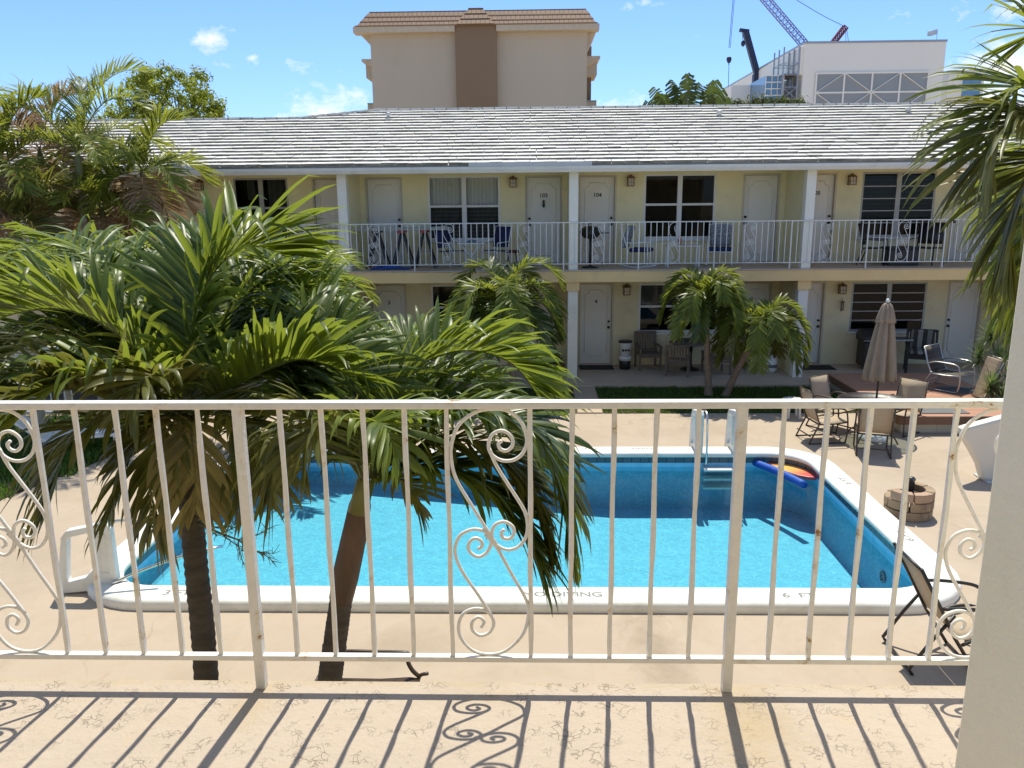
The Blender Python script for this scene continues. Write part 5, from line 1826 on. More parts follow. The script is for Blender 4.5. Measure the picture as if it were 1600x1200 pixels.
# ------------------------------------------------------------------ palms
def frond(mb, ctrl, n=46, ll=.55, lw=.036, rise=.45, fwd=.75, droop=1.0, seed=0, seg=5, rr0=.014, bare=.10, tipl=.35, ragged=.12, fold=True, per=7, lean=0.0):
    """one feather frond: rachis through ctrl, leaflets on both sides that stand up, reach forward and bend down"""
    q = random.Random(seed)
    P = spline(ctrl, per)
    d = [0]
    for a, b in zip(P, P[1:]):
        d.append(d[-1] + (b - a).length)
    tot = d[-1]

    def sample(t):
        s = t * tot
        for i in range(len(d) - 1):
            if d[i + 1] >= s:
                f = (s - d[i]) / max(1e-9, d[i + 1] - d[i])
                return P[i].lerp(P[i + 1], f), (P[i + 1] - P[i]).normalized()
        return P[-1], (P[-1] - P[-2]).normalized()
    m = len(P)
    mb.tube(P, [max(.0025, rr0 * (1 - .85 * i / (m - 1))) for i in range(m)], 5)
    Z = Vector((0, 0, 1))
    Sp = None
    for i in range(n):
        t = bare + (1 - bare) * (i + .5) / n
        p, T = sample(t)
        S = T.cross(Z)
        if S.length < .25:
            S = Sp if Sp else T.orthogonal()
        S = S.normalized()
        if Sp and S.dot(Sp) < 0:
            S = -S
        Sp = S
        N = S.cross(T).normalized()
        if N.z < 0 and abs(T.z) < .9:
            N = -N
        u = (t - bare) / (1 - bare)
        L_ = ll * (tipl + (1 - tipl) * math.sin(math.pi * min(1, .22 + .62 * (1 - abs(2 * u - .75) / 1.25)))) if u > .8 else ll * (.55 + .45 * math.sin(math.pi * min(.5, u * .9 + .08)))
        if u > .8:
            L_ = ll * (1 - (1 - tipl) * ((u - .8) / .2) ** 1.2)
        for s in (-1, 1):
            if q.random() < .03:
                continue
            fa = fwd * (.75 + .5 * u) + q.gauss(0, .10)
            ri = rise + q.gauss(0, .16) + lean * s
            D = (S * s * math.cos(ri) + N * math.sin(ri)) * math.cos(fa) + T * math.sin(fa)
            D.normalize()
            l_ = L_ * (1 + q.gauss(0, ragged))
            w_ = lw * (.8 + .4 * q.random()) * (.6 + .4 * min(1, L_ / ll))
            sl = l_ / seg
            pos = p.copy()
            tw = q.gauss(0, .3)
            dr = droop * (1 + q.gauss(0, .35))
            rows = []
            W0 = T - D * T.dot(D)
            W0 = W0.normalized() if W0.length > 1e-4 else N
            kp = q.randint(max(2, seg // 2), seg) if q.random() < .62 else -1
            for k in range(seg + 1):
                f = k / seg
                wd = w_ * (.4 + .6 * min(1, f * 3.0)) * (1 - max(0, (f - .5) / .5) ** 2.2)
                B = D.cross(W0)
                ct, sn_ = math.cos(tw * f), math.sin(tw * f)
                Wv = W0 * ct + B * sn_
                Bv = B * ct - W0 * sn_
                if fold:
                    rows.append([pos - Wv * wd / 2 + Bv * wd * .16, pos, pos + Wv * wd / 2 + Bv * wd * .16])
                else:
                    rows.append([pos - Wv * wd / 2, pos + Wv * wd / 2])
                pos = pos + D * sl
                g_ = dr * (.10 + 2.3 * f ** 2.2) * sl * 2.6
                if k == kp:
                    g_ += q.uniform(.4, 1.1)
                D = (D - Z * g_).normalized()
                W0 = W0 - D * W0.dot(D)
                W0 = W0.normalized() if W0.length > 1e-4 else N
            mb.sheet(rows, smooth=True)
    return mb


def ringed_trunk(pts, r0_, r1_, n=14, rings=26, amp=.05, seed=1):
    q = random.Random(seed)
    P = spline(pts, max(6, rings * 2 // (len(pts) - 1)))
    m = len(P)
    rs = []
    for i in range(m):
        f = i / (m - 1)
        r = r0_ + (r1_ - r0_) * f + r0_ * .45 * max(0, 1 - f * 7) ** 2
        rs.append(r * (1 + amp * (.5 if i % 2 else -.5) + q.gauss(0, .012)))
    return MB().tube(P, rs, n)


def shaped(root, name, mat, fr):
    """fronds as parts; points are world"""
    ox, oy, oz = root.location
    fr.v = [(a - ox, b - oy, c - oz) for a, b, c in fr.v]
    return fr.build(name, mat, root)


# ---- palm in front, left
p1 = thing('palm_tree', 'big dense palm at the left, its crown rising above the railing', 'palm tree', (-2.62, 5.5, 0), 0, 'two palms between balcony and pool')
C1 = at(287, 640, 5.5)
tk = ringed_trunk([(-2.66, 5.5, 0), at(325, 1130, 5.5), at(318, 1000, 5.5), at(306, 880, 5.5), at(296, 760, 5.5), at(289, 680, 5.5)], .096, .078, 16, 44, .065, 2)
wb(tk, 'trunk', 'trunk', p1)
wb(MB().tube([at(292, 730, 5.5), at(289, 680, 5.5), C1, at(286, 610, 5.5)], [.075, .085, .07, .04], 12), 'crownshaft', 'shaft', p1)


def F(root, mat, pts, **k):
    shaped(root, 'frond', mat, frond(MB(), [at(*p) for p in pts], **k))


BIG = dict(n=104, ll=.60, lw=.042, seg=8)
BIG2 = dict(n=96, ll=.50, lw=.038, seg=8)
F(p1, 'frond', [(283, 632, 5.5), (200, 535, 5.45), (105, 484, 5.4), (5, 495, 5.3), (-80, 545, 5.2)], seed=1, rise=.75, fwd=.6, droop=.9, **BIG)
F(p1, 'frond', [(288, 625, 5.5), (299, 520, 5.6), (317, 455, 5.7), (352, 405, 5.8), (398, 384, 6.0), (452, 402, 6.2)], seed=2, rise=.55, fwd=.55, droop=.55, **{**BIG, 'll': .70, 'lw': .050})
F(p1, 'frond', [(285, 622, 5.6), (250, 510, 6.1), (190, 430, 6.5), (110, 388, 6.9), (20, 405, 7.1), (-40, 450, 7.2)], seed=3, rise=.5, fwd=.6, droop=1.3, **BIG)
F(p1, 'frond', [(286, 622, 5.6), (262, 500, 6.3), (225, 435, 7.0), (170, 398, 7.6), (90, 395, 8.1)], seed=4, rise=.5, fwd=.6, droop=1.2, **BIG)
F(p1, 'frond', [(295, 635, 5.5), (370, 600, 5.4), (430, 572, 5.35), (480, 562, 5.35), (545, 588, 5.3), (590, 650, 5.2)], seed=5, rise=.8, fwd=.6, droop=.9, **BIG)
F(p1, 'frond_y', [(278, 640, 5.45), (180, 616, 5.1), (110, 608, 4.9), (40, 622, 4.7), (-70, 690, 4.6)], seed=6, rise=.6, fwd=.7, droop=.8, **BIG)
F(p1, 'frond_y', [(278, 645, 5.45), (215, 640, 5.2), (150, 655, 5.0), (105, 700, 4.9), (80, 780, 4.85)], seed=7, rise=.25, fwd=.8, droop=1.4, **{**BIG, 'n': 44})
F(p1, 'frond_y', [(284, 650, 5.42), (262, 655, 5.2), (244, 690, 5.05), (236, 770, 5.0), (238, 830, 5.0)], seed=8, rise=.1, fwd=.9, droop=1.6, **{**BIG, 'n': 34, 'll': .5})
F(p1, 'frond_tan', [(290, 648, 5.4), (296, 655, 5.15), (300, 690, 5.0), (304, 740, 4.95), (306, 790, 4.95)], seed=9, rise=.2, fwd=.9, droop=1.5, **{**BIG, 'n': 30, 'll': .46})
F(p1, 'frond_y', [(298, 645, 5.5), (345, 640, 5.35), (382, 665, 5.25), (398, 720, 5.2), (402, 770, 5.2)], seed=10, rise=.2, fwd=.8, droop=1.4, **{**BIG, 'n': 40, 'll': .5})
F(p1, 'frond', [(290, 622, 5.6), (330, 520, 6.2), (385, 460, 6.7), (455, 440, 7.0), (530, 475, 7.2)], seed=11, rise=.6, fwd=.6, droop=1.1, **BIG)
F(p1, 'frond', [(286, 620, 5.6), (290, 500, 6.4), (298, 425, 7.1), (330, 385, 7.7), (385, 385, 8.1)], seed=12, rise=.5, fwd=.55, droop=.8, **BIG)
F(p1, 'frond', [(281, 628, 5.6), (185, 545, 6.2), (90, 480, 6.7), (0, 455, 7.1), (-90, 480, 7.3)], seed=13, rise=.6, fwd=.6, droop=1.0, **BIG)
F(p1, 'frond_y', [(290, 640, 5.4), (266, 600, 5.1), (244, 586, 4.9), (218, 600, 4.7), (200, 640, 4.6)], seed=14, rise=.35, fwd=.8, droop=1.6, **{**BIG, 'n': 34, 'll': .42})
F(p1, 'frond_d', [(284, 630, 5.6), (240, 560, 6.0), (200, 520, 6.3), (150, 510, 6.5), (90, 540, 6.6)], seed=15, rise=.6, fwd=.6, droop=1.0, **BIG)
F(p1, 'frond_d', [(290, 630, 5.6), (325, 580, 5.9), (365, 540, 6.1), (420, 530, 6.3), (470, 560, 6.4)], seed=16, rise=.6, fwd=.6, droop=1.0, **BIG)
F(p1, 'frond', [(287, 625, 5.6), (275, 545, 6.0), (268, 470, 6.5), (275, 420, 6.9), (300, 385, 7.2), (350, 375, 7.4)], seed=17, rise=.45, fwd=.6, droop=.9, **BIG)
F(p1, 'frond', [(283, 640, 5.45), (225, 600, 5.1), (160, 585, 4.9), (90, 600, 4.7), (20, 660, 4.6)], seed=18, rise=.4, fwd=.7, droop=1.2, **{**BIG, 'n': 44})
F(p1, 'frond_y', [(283, 645, 5.45), (255, 650, 5.2), (215, 690, 5.05), (185, 760, 5.0), (172, 800, 5.0)], seed=19, rise=.2, fwd=.9, droop=1.5, **{**BIG, 'n': 34, 'll': .45})

F(p1, 'frond_d', [(285, 628, 5.6), (215, 580, 5.8), (150, 540, 6.0), (70, 530, 6.1), (-10, 570, 6.1)], seed=71, rise=.6, fwd=.6, droop=1.1, **BIG)
F(p1, 'frond', [(287, 625, 5.6), (310, 560, 6.0), (350, 500, 6.4), (410, 470, 6.7), (480, 490, 6.9)], seed=72, rise=.6, fwd=.6, droop=1.0, **BIG)
F(p1, 'frond', [(284, 628, 5.55), (230, 530, 5.8), (170, 460, 6.1), (100, 430, 6.4), (20, 450, 6.5)], seed=73, rise=.6, fwd=.6, droop=1.2, **BIG)
F(p1, 'frond_d', [(292, 632, 5.55), (345, 590, 5.7), (405, 580, 5.8), (465, 610, 5.8), (500, 670, 5.8)], seed=74, rise=.5, fwd=.65, droop=1.2, **BIG)


def twigs(mb, p, D, l_, r, lev, q):
    pts = [p]
    for k in range(4):
        D = (D + Vector((q.gauss(0, .16), q.gauss(0, .16), q.gauss(0, .16) - .02))).normalized()
        pts.append(pts[-1] + D * (l_ / 4))
    mb.tube(pts, [r, r * .9, r * .75, r * .6, r * .45], 4)
    if lev:
        for k in range(1, 5):
            for _ in range(2 if lev > 1 else 3):
                nd_ = (D + Vector((q.gauss(0, .7), q.gauss(0, .7), q.gauss(0, .7)))).normalized()
                twigs(mb, pts[k], nd_, l_ * q.uniform(.30, .5), r * .55, lev - 1, q)


mb = MB()
pa = at(304, 815, 5.46)
twigs(mb, pa, (at(372, 835, 5.3) - pa).normalized(), .52, .010, 2, random.Random(12))
twigs(mb, pa, (at(375, 775, 5.3) - pa).normalized(), .48, .008, 2, random.Random(15))
wb(mb, 'fruit_stalk', 'stalk', p1)

# ---- palm in front, middle
b2 = at(514, 1075, 5.4)
p2 = thing('palm_tree', 'leaning palm with a reddish dry sheath on its stem, crossing the railing', 'palm tree', (b2.x - .12, 5.5, 0), 0, 'two palms between balcony and pool')
tk = ringed_trunk([(b2.x - .14, 5.5, 0), b2, at(524, 1000, 5.4), at(534, 930, 5.38), at(543, 880, 5.36)], .098, .075, 16, 40, .06, 5)
wb(tk, 'trunk', 'trunk', p2)
wb(MB().tube([at(533, 935, 5.38), at(540, 900, 5.36), at(553, 840, 5.34), at(562, 792, 5.32), at(566, 770, 5.3)], [.088, .098, .092, .08, .055], 14), 'sheath', 'boot', p2)
wb(MB().tube([at(560, 800, 5.3), at(568, 760, 5.3), at(571, 725, 5.3)], [.075, .06, .03], 12), 'crownshaft', 'shaft', p2)
F(p2, 'frond', [(573, 742, 5.3), (592, 640, 5.5), (640, 580, 5.7), (720, 548, 5.9), (800, 568, 6.0), (855, 640, 6.0)], seed=21, rise=.7, fwd=.6, droop=.7, **{**BIG2, 'll': .52, 'lw': .042})
F(p2, 'frond_d', [(576, 748, 5.25), (640, 690, 5.0), (730, 648, 4.8), (820, 662, 4.7), (872, 730, 4.65), (888, 830, 4.65)], seed=22, rise=.15, fwd=.85, droop=1.3, **{**BIG2, 'ragged': .2})
F(p2, 'frond', [(570, 742, 5.3), (558, 640, 5.6), (535, 560, 5.9), (488, 505, 6.1), (425, 490, 6.3)], seed=23, rise=.6, fwd=.6, droop=1.0, **BIG2)
F(p2, 'frond', [(572, 740, 5.3), (592, 640, 5.8), (612, 570, 6.2), (640, 535, 6.6), (690, 535, 6.9)], seed=24, rise=.6, fwd=.6, droop=.9, **BIG2)
F(p2, 'frond_y', [(565, 748, 5.25), (510, 672, 5.0), (462, 652, 4.85), (432, 690, 4.8), (424, 780, 4.8)], seed=25, rise=.2, fwd=.85, droop=1.3, **{**BIG2, 'n': 46, 'll': .5})
F(p2, 'frond_y', [(566, 745, 5.2), (540, 682, 4.9), (508, 655, 4.7), (480, 680, 4.55), (470, 735, 4.5)], seed=26, rise=.4, fwd=.8, droop=1.5, **{**BIG2, 'n': 38, 'll': .42})
F(p2, 'frond_d', [(576, 752, 5.25), (648, 728, 5.0), (720, 735, 4.9), (792, 790, 4.85), (845, 880, 4.85)], seed=27, rise=.1, fwd=.9, droop=.9, **{**BIG2, 'ragged': .22})
F(p2, 'frond', [(571, 738, 5.35), (530, 600, 5.9), (500, 500, 6.4), (455, 425, 6.9), (395, 410, 7.2)], seed=28, rise=.6, fwd=.6, droop=1.0, **BIG2)
F(p2, 'frond', [(572, 745, 5.2), (563, 695, 4.9), (572, 662, 4.7), (600, 665, 4.5), (622, 715, 4.4)], seed=30, rise=.3, fwd=.8, droop=1.4, **{**BIG2, 'n': 36, 'll': .42})
F(p2, 'frond_d', [(574, 745, 5.3), (630, 665, 5.5), (700, 640, 5.6), (780, 670, 5.6), (830, 740, 5.6)], seed=33, rise=.5, fwd=.7, droop=1.1, **BIG2)
F(p2, 'frond_d', [(569, 748, 5.3), (520, 690, 5.4), (470, 640, 5.5), (420, 650, 5.5), (390, 700, 5.5)], seed=34, rise=.5, fwd=.7, droop=1.1, **{**BIG2, 'n': 44, 'll': .5})
F(p2, 'frond_y', [(576, 755, 5.25), (610, 745, 5.1), (640, 760, 5.0), (655, 800, 5.0)], seed=35, rise=.2, fwd=.8, droop=1.2, **{**BIG2, 'n': 22, 'll': .3})

F(p2, 'frond_y', [(576, 750, 5.25), (650, 702, 5.05), (738, 690, 4.95), (815, 745, 4.9), (858, 850, 4.9)], seed=36, rise=.12, fwd=.85, droop=1.3, **BIG2)
F(p2, 'frond', [(576, 746, 5.25), (650, 668, 5.0), (745, 636, 4.9), (838, 680, 4.85), (880, 780, 4.85), (893, 880, 4.85)], seed=37, rise=.12, fwd=.85, droop=1.4, **BIG2)
F(p2, 'frond', [(574, 740, 5.35), (610, 650, 5.7), (670, 600, 5.9), (740, 600, 6.0), (800, 650, 6.0)], seed=38, rise=.5, fwd=.65, droop=1.1, **BIG2)
F(p2, 'frond_d', [(566, 745, 5.3), (520, 660, 5.5), (470, 600, 5.7), (420, 590, 5.8), (370, 630, 5.8)], seed=39, rise=.5, fwd=.65, droop=1.1, **BIG2)
F(p2, 'frond', [(570, 740, 5.35), (545, 640, 5.7), (520, 570, 6.0), (480, 530, 6.2), (430, 540, 6.3)], seed=40, rise=.5, fwd=.65, droop=1.1, **BIG2)


def palm(name, label, base, crown, nf, length, mats, seed, group=None, trunk_r=.10, ll=.45, lw=.035, nl=40, upright=(.2, 1.25), arch=1.3, shaft=.0, trunkmat='trunk_pale', seg=4, droop=1.3, rise=.35, bend=None, azs=None, parts='frond'):
    q = random.Random(seed)
    base, crown = Vector(base), Vector(crown)
    r = thing(name, label, 'palm tree', base, 0, group)
    mid = base.lerp(crown, .5) + (Vector(bend) if bend else Vector((0, 0, 0)))
    top = crown - (crown - mid).normalized() * shaft
    wb(ringed_trunk([base - Vector((0, 0, .02)), base.lerp(mid, .6), mid, top], trunk_r, trunk_r * .78, 10, 18, .05, seed), 'trunk', trunkmat, r)
    if shaft:
        wb(MB().tube([top - Vector((0, 0, .03)), top.lerp(crown, .3), top.lerp(crown, .8), crown + Vector((0, 0, .08))], [trunk_r * .8, trunk_r * .95, trunk_r * .75, trunk_r * .35], 10), 'crownshaft', 'shaft', r)
    for i in range(nf):
        az = (azs[i] if azs and i < len(azs) else 360 * (i * .381966) + q.uniform(-14, 14))
        e = upright[0] + (upright[1] - upright[0]) * ((nf - 1 - i) / (nf - 1)) if nf > 1 else 1
        e = e + q.gauss(0, .08)
        L_ = length * q.uniform(.85, 1.08)
        D = Vector((math.cos(R(az)) * math.cos(e), math.sin(R(az)) * math.cos(e), math.sin(e)))
        pts = [crown.copy()]
        p = crown.copy()
        for k in range(6):
            p = p + D * (L_ / 6)
            pts.append(p.copy())
            D = (D - Vector((0, 0, 1)) * arch * .30 * (.6 + .25 * k)).normalized()
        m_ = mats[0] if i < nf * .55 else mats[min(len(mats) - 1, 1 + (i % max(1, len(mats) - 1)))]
        shaped(r, parts, m_, frond(MB(), pts, nl, ll, lw, rise, .75, droop, seed * 31 + i, seg, .012, .12, .4, .12, False, 3))
    return r


LP = 'palms on the strip before the porch'
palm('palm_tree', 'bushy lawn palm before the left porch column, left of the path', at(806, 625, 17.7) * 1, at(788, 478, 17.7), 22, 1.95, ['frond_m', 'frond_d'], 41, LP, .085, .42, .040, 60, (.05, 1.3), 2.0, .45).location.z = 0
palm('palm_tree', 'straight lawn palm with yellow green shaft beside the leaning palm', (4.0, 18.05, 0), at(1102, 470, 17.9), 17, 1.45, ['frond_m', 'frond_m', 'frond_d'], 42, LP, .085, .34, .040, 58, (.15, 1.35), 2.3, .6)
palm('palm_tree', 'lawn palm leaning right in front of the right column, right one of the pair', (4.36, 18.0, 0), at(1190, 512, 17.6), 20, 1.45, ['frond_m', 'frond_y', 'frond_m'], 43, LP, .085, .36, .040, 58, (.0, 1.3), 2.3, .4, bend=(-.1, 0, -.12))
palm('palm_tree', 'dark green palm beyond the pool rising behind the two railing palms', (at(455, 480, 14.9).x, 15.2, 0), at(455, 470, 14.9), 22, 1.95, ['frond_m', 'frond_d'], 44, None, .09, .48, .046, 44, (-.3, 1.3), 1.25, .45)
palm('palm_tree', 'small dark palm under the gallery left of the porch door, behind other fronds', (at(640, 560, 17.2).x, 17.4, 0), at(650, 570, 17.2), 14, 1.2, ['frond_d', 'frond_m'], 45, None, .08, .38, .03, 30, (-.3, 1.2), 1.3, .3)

# areca clumps on the left
AP = 'areca palms at the left end of the building'
AR = dict(ll=.55, lw=.036, nl=54, arch=.95, shaft=.5, trunkmat='trunk_grey', droop=1.1, rise=.55, trunk_r=.075)
ar = palm('areca_palm', 'tallest areca palm with arching olive fronds against the sky, pale ringed stem', (at(120, 330, 15.5).x, 15.5, 0), at(121, 238, 15.5), 9, 2.15, ['areca'], 51, AP, upright=(.35, 1.3), azs=[95, 20, 160, -15, 185, 60, 130, 225, 310], **{**AR, 'lw': .03, 'll': .5, 'arch': 1.05})
palm('areca_palm', 'areca palm at the left picture edge with browned hanging fronds', (-9.9, 15.2, 0), at(2, 262, 15.2), 12, 1.7, ['areca', 'dead', 'dead'], 52, AP, upright=(-.9, 1.2), **AR)
palm('areca_palm', 'areca palm with brown lower fronds hanging before the gallery railing', (at(225, 320, 16.2).x, 16.2, 0), at(222, 268, 16.2), 13, 1.35, ['areca', 'dead', 'dead'], 53, AP, upright=(-1.1, 1.2), **AR)
palm('areca_palm', 'low areca palm with dry tan fronds between the taller areca stems', (at(62, 300, 16.6).x, 16.6, 0), at(62, 235, 16.6), 12, 1.6, ['dead', 'areca', 'dead'], 54, AP, upright=(-1.1, 1.2), **AR)
palm('areca_palm', 'short shaded areca palm at the foot of the clump on the left', (at(150, 330, 15.9).x, 15.9, 0), at(160, 330, 15.9), 12, 1.4, ['areca', 'dead'], 55, AP, upright=(-.9, 1.2), **AR)
palm('areca_palm', 'yellowish areca palm low at the left picture edge', (-9.4, 14.6, 0), at(25, 350, 14.6), 10, 1.3, ['frond_y', 'dead'], 56, AP, upright=(-.6, 1.2), **AR)

# palm hanging in from the right
pr = thing('palm_tree', 'tall palm reaching in from the right edge with long drooping fronds', 'palm tree', (4.05, 5.2, 0))
CR = at(1735, 245, 5.2)
wb(ringed_trunk([(4.05, 5.2, -.02), (4.0, 5.2, 1.5), (CR.x, 5.2, 3.0), CR], .11, .085, 14, 34, .05, 9), 'trunk', 'trunk', pr)
RG = dict(n=60, ll=.58, lw=.034, seg=6)
F(pr, 'frond_m', [(1735, 235, 5.2), (1680, 120, 5.3), (1654, 60, 5.4), (1626, 45, 5.45), (1593, 75, 5.5)], seed=61, rise=.3, fwd=.75, droop=.7, **RG)
F(pr, 'frond_m', [(1735, 240, 5.2), (1660, 165, 5.1), (1614, 135, 5.05), (1576, 150, 5.0), (1543, 205, 5.0)], seed=62, rise=.3, fwd=.8, droop=.8, **RG)
F(pr, 'frond_y', [(1735, 245, 5.2), (1650, 190, 4.9), (1604, 180, 4.8), (1556, 210, 4.75), (1533, 275, 4.75)], seed=63, rise=.2, fwd=.8, droop=1.0, **RG)
F(pr, 'frond_y', [(1735, 250, 5.2), (1660, 245, 5.0), (1614, 265, 4.9), (1581, 330, 4.9), (1573, 420, 4.9)], seed=64, rise=.15, fwd=.9, droop=1.1, **RG)
F(pr, 'frond_m', [(1735, 255, 5.2), (1670, 270, 5.2), (1634, 310, 5.2), (1611, 380, 5.2), (1608, 480, 5.2)], seed=65, rise=.15, fwd=.9, droop=1.1, **RG)
F(pr, 'frond_m', [(1735, 245, 5.3), (1670, 220, 5.8), (1634, 230, 6.2), (1596, 270, 6.5), (1578, 340, 6.6)], seed=66, rise=.2, fwd=.85, droop=1.0, **RG)
F(pr, 'frond_d', [(1735, 260, 5.3), (1680, 290, 5.6), (1654, 350, 5.8), (1636, 430, 5.9), (1638, 520, 5.9)], seed=67, rise=.15, fwd=.9, droop=1.0, **RG)
F(pr, 'frond', [(1735, 240, 5.2), (1790, 150, 5.0), (1850, 140, 4.9), (1900, 190, 4.8)], seed=68, rise=.3, fwd=.8, droop=.9, **RG)
F(pr, 'frond', [(1735, 240, 5.3), (1760, 130, 6.0), (1770, 100, 6.6), (1760, 130, 7.1)], seed=69, rise=.3, fwd=.8, droop=.9, **RG)


# sword leaved plants at the right
def sword(label, base, heads, seed):
    q = random.Random(seed)
    r = thing('sword_plant', label, 'plant', base, 0, 'sword leaved plants right of the wooden deck')
    for h in heads:
        h = Vector(h)
        wb(MB().tube([Vector(base), Vector(base).lerp(h, .5) + Vector((q.uniform(-.05, .05), 0, 0)), h], [.022, .02, .016], 6), 'stem', 'stalk', r)
        mb = MB()
        for i in range(70):
            a = i * 2.39996
            e = 1.35 - 1.9 * (i / 70)
            D = Vector((math.cos(a) * math.cos(e), math.sin(a) * math.cos(e), math.sin(e)))
            l_ = q.uniform(.32, .5)
            S = D.cross(Vector((0, 0, 1))).normalized() * .017
            p = h - Vector((0, 0, .16 * i / 70))
            rows = []
            for k in range(5):
                f = k / 4
                wv = S * (1 - f ** 2)
                rows.append([p - wv, p + wv])
                p = p + D * l_ / 4
                D = (D - Vector((0, 0, .16 * k))).normalized()
            mb.sheet(rows)
        wb(mb, 'leaf_tuft', 'sword', r)


sword('pale green sword leaved plant beside the wooden deck, taller one nearer the palm fronds', (10.1, 16.9, 0), [at(1548, 520, 16.9), at(1560, 560, 16.7), at(1530, 555, 17.0), at(1572, 500, 17.0)], 3)
sword('low sword leaved plant at the corner of the wooden deck by the folded beach chair', (10.1, 16.0, 0), [at(1548, 600, 16.0), at(1565, 620, 15.9), at(1575, 585, 16.1)], 4)


# ------------------------------------------------------------------ trees behind
def grow_tree(mb, p, D, l_, r, lev, q, tips, spread=.55, fork=3):
    pts = [p]
    for k in range(3):
        D = (D + Vector((q.gauss(0, .12), q.gauss(0, .12), q.gauss(0, .06)))).normalized()
        pts.append(pts[-1] + D * l_ / 3)
    mb.tube(pts, [r, r * .88, r * .78, r * .68], 6)
    if lev == 0:
        tips.append(pts[-1])
        return
    for i in range(fork):
        a = 6.283 * (i + q.random() * .5) / fork
        ax = D.orthogonal().normalized()
        ax.rotate(Matrix.Rotation(a, 3, D))
        nd_ = (D * math.cos(spread) + ax * math.sin(spread) * q.uniform(.7, 1.3) + Vector((0, 0, .12))).normalized()
        grow_tree(mb, pts[-1] if i else pts[-2].lerp(pts[-1], .8), nd_, l_ * q.uniform(.62, .85), r * .62, lev - 1, q, tips, spread, fork)
    tips.append(pts[-1])


def leaf_clumps(mb, centres, per, rad, leaf, q, flat=.8):
    for c in centres:
        rr_ = rad * q.uniform(.6, 1.25)
        for _ in range(per):
            d = Vector((q.gauss(0, 1), q.gauss(0, 1), q.gauss(0, 1) * flat))
            d = d.normalized() * rr_ * q.random() ** .45
            n_ = (d.normalized() + Vector((q.gauss(0, .5), q.gauss(0, .5), q.gauss(0, .5) + .5))).normalized()
            a = n_.orthogonal().normalized()
            a.rotate(Matrix.Rotation(q.uniform(0, 6.28), 3, n_))
            b = n_.cross(a)
            s_ = leaf * q.uniform(.6, 1.3)
            p = c + d
            mb.add([p - a * s_, p + b * s_ * .45, p + a * s_, p - b * s_ * .45], [(0, 1, 2, 3)])


q = random.Random(21)
bt_ = thing('broadleaf_tree', 'round topped broadleaf tree behind the left end of the white roof', 'tree', (-19.3, 45, 0))
mb, tips = MB(), []
grow_tree(mb, Vector((-19.3, 45, 0)), Vector((0, 0, 1)), 6.2, .26, 0, q, tips)
for a in range(7):
    an = a * 2.39996
    D = Vector((math.cos(an) * .75, math.sin(an) * .75, .85)).normalized()
    grow_tree(mb, Vector((-19.3, 45, 6.0 + .12 * a)), D, 1.75, .11, 2, q, tips, .5, 3)
wb(mb, 'trunk', 'bark', bt_)
mb = MB()
cc = Vector((-19.25, 45, 9.5))
tips = [t for t in tips if t.z > 7.4]
extra = []
for _ in range(42):
    d = Vector((q.gauss(0, 1), q.gauss(0, 1), q.gauss(0, 1))).normalized()
    extra.append(cc + Vector((d.x * 2.25, d.y * 2.2, d.z * 2.0)) * q.uniform(.72, 1.02))
leaf_clumps(mb, tips, 40, .42, .10, q)
leaf_clumps(mb, extra, 120, .55, .125, q)
wb(mb, 'crown', 'tree_leaf', bt_)
b3 = thing('broadleaf_tree', 'smaller yellow green tree between the areca fronds and the round topped tree', 'tree', (-21.8, 46, 0))
mb, tips = MB(), []
grow_tree(mb, Vector((-21.8, 46, 0)), Vector((0, 0, 1)), 7, .2, 0, q, tips)
for a in range(5):
    an = a * 2.39996
    grow_tree(mb, Vector((-21.8, 46, 6.8)), Vector((math.cos(an) * .6, math.sin(an) * .6, .8)).normalized(), 1.3, .08, 2, q, tips, .5, 3)
wb(mb, 'trunk', 'bark', b3)
mb = MB()
leaf_clumps(mb, [t for t in tips if t.z > 8], 60, .4, .10, q)
leaf_clumps(mb, [Vector((-21.6, 46, 10.5)) + Vector((q.gauss(0, .6), q.gauss(0, .6), q.gauss(0, .5))) for _ in range(16)], 70, .4, .1, q)
wb(mb, 'crown', 'tree_leaf', b3)

np_ = thing('norfolk_pine', 'dark tiered pine showing between the areca fronds and the broadleaf tree', 'tree', (-23.3, 48, 0))
wb(MB().tube([(-23.3, 48, 0), (-23.3, 48, 10.4)], [.16, .03], 7), 'trunk', 'bark', np_)
mb = MB()
for k in range(13):
    z = 4.4 + k * .47
    L_ = 2.1 * (1 - k / 13.5)
    for j in range(6):
        a = j * 1.047 + k * .4
        D = Vector((math.cos(a), math.sin(a), .12))
        S = Vector((-math.sin(a), math.cos(a), 0))
        for i in range(14):
            f = (i + .5) / 14
            p = Vector((-23.3, 48, z)) + D * L_ * f
            for s in (-1, 1):
                e = p + S * s * (.30 * (1 - f * .7)) + D * .12 + Vector((0, 0, q.uniform(0, .08)))
                mb.add([p, e + D * .05, e - D * .05], [(0, 1, 2)])
wb(mb, 'crown', 'pine', np_)

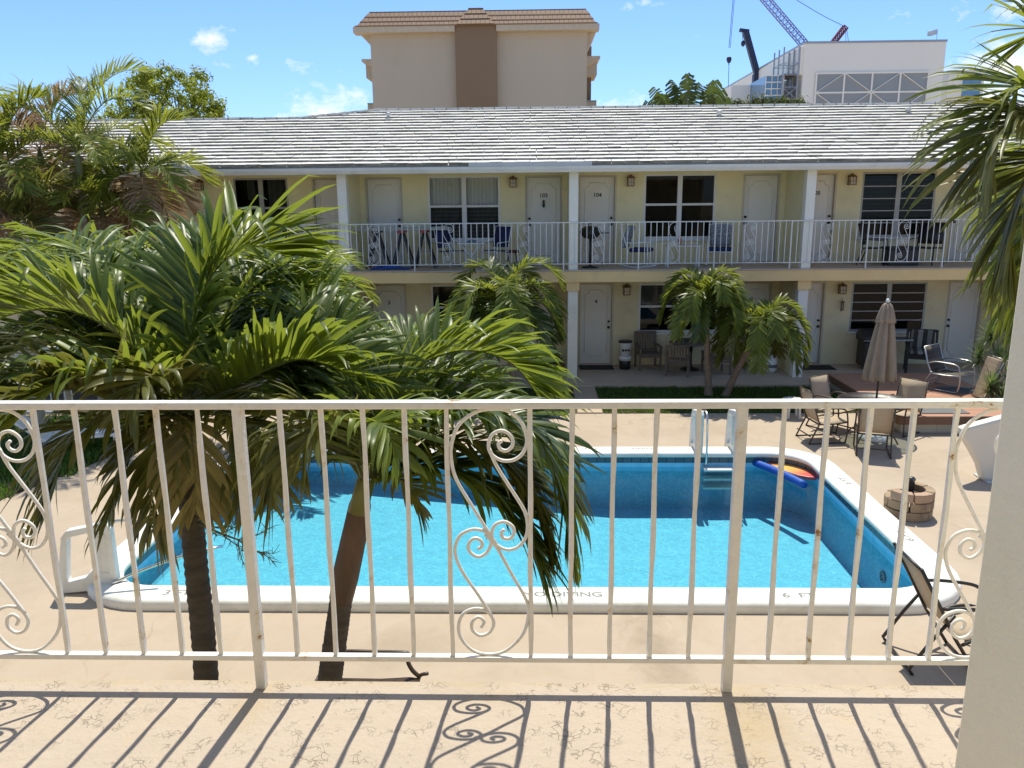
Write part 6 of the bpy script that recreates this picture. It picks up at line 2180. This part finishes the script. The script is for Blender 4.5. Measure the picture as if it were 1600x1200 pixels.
# fan of paddle leaves (traveller's palm) behind the roof
tp_ = thing('fan_palm', 'fan shaped palm of paddle leaves behind the white roof, left of the white box building', 'palm tree', (11.05, 60, 0))
wb(MB().tube([(11.05, 60, 0), (11.05, 60, 8.6)], [.22, .18], 9), 'trunk', 'bark', tp_)
mb = MB()
q = random.Random(31)
for i in range(23):
    a = R(-88 + 176 * i / 22 + q.uniform(-5, 5))
    yo = q.uniform(-.5, .5)
    D = Vector((math.sin(a), yo * .4, math.cos(a))).normalized()
    p = Vector((11.05, 60, 8.5 + .2 * q.random()))
    st_l, bl = q.uniform(1.6, 2.2), q.uniform(1.7, 2.3)
    pts = [p]
    for k in range(4):
        p = p + D * st_l / 4
        D = (D - Vector((0, 0, .03))).normalized()
        pts.append(p)
    mb.tube(pts, .035, 4)
    S = Vector((math.cos(a), q.uniform(-.7, .7), -math.sin(a))).normalized()
    nseg = 15
    for s in (-1, 1):
        for k in range(nseg):
            f0, f1 = k / nseg, (k + q.uniform(.75, 1.05)) / nseg
            P0, P1 = p + D * bl * f0, p + D * bl * f1
            w0 = .64 * math.sin(math.pi * (.1 + .85 * f0)) ** .6
            dz = Vector((0, 0, -.25 * f0 - q.uniform(.0, .3)))
            mb.add([P0, P1, P1 + S * s * w0 * q.uniform(.8, 1.05) + dz + D * .15, P0 + S * s * w0 * q.uniform(.8, 1.05) + dz + D * .15], [(0, 1, 2, 3)])
wb(mb, 'crown', 'paddle', tp_)
q = random.Random(33)
for nm, lb, x0, y0, w_, ztop in (('broad_tree', 'flat topped green tree standing before the white box building', 24.6, 88, 3.6, 14.6), ('broad_tree', 'dark low tree crown between the fan palm and the unfinished wing', 19.6, 86, 1.7, 14.3)):
    r = thing(nm, lb, 'tree', (x0, y0, 0))
    mb, tips = MB(), []
    for a in range(5):
        an = a * 1.257
        grow_tree(mb, Vector((x0, y0, 0)) if a == 0 else Vector((x0, y0, 5)), Vector((math.cos(an) * .4 * (a > 0), math.sin(an) * .3 * (a > 0), 1)).normalized(), 4.2, .22, 1, q, tips, .5, 3)
    wb(mb, 'trunk', 'bark', r)
    mb = MB()
    leaf_clumps(mb, [Vector((x0 + q.uniform(-w_, w_), y0 + q.uniform(-2, 2), ztop - .75 - q.random() ** 2 * 4)) for _ in range(70)], 60, .8, .2, q)
    wb(mb, 'crown', 'hedge', r)
for o in bpy.data.objects:
    if o.type == 'MESH':
        o.data.validate()
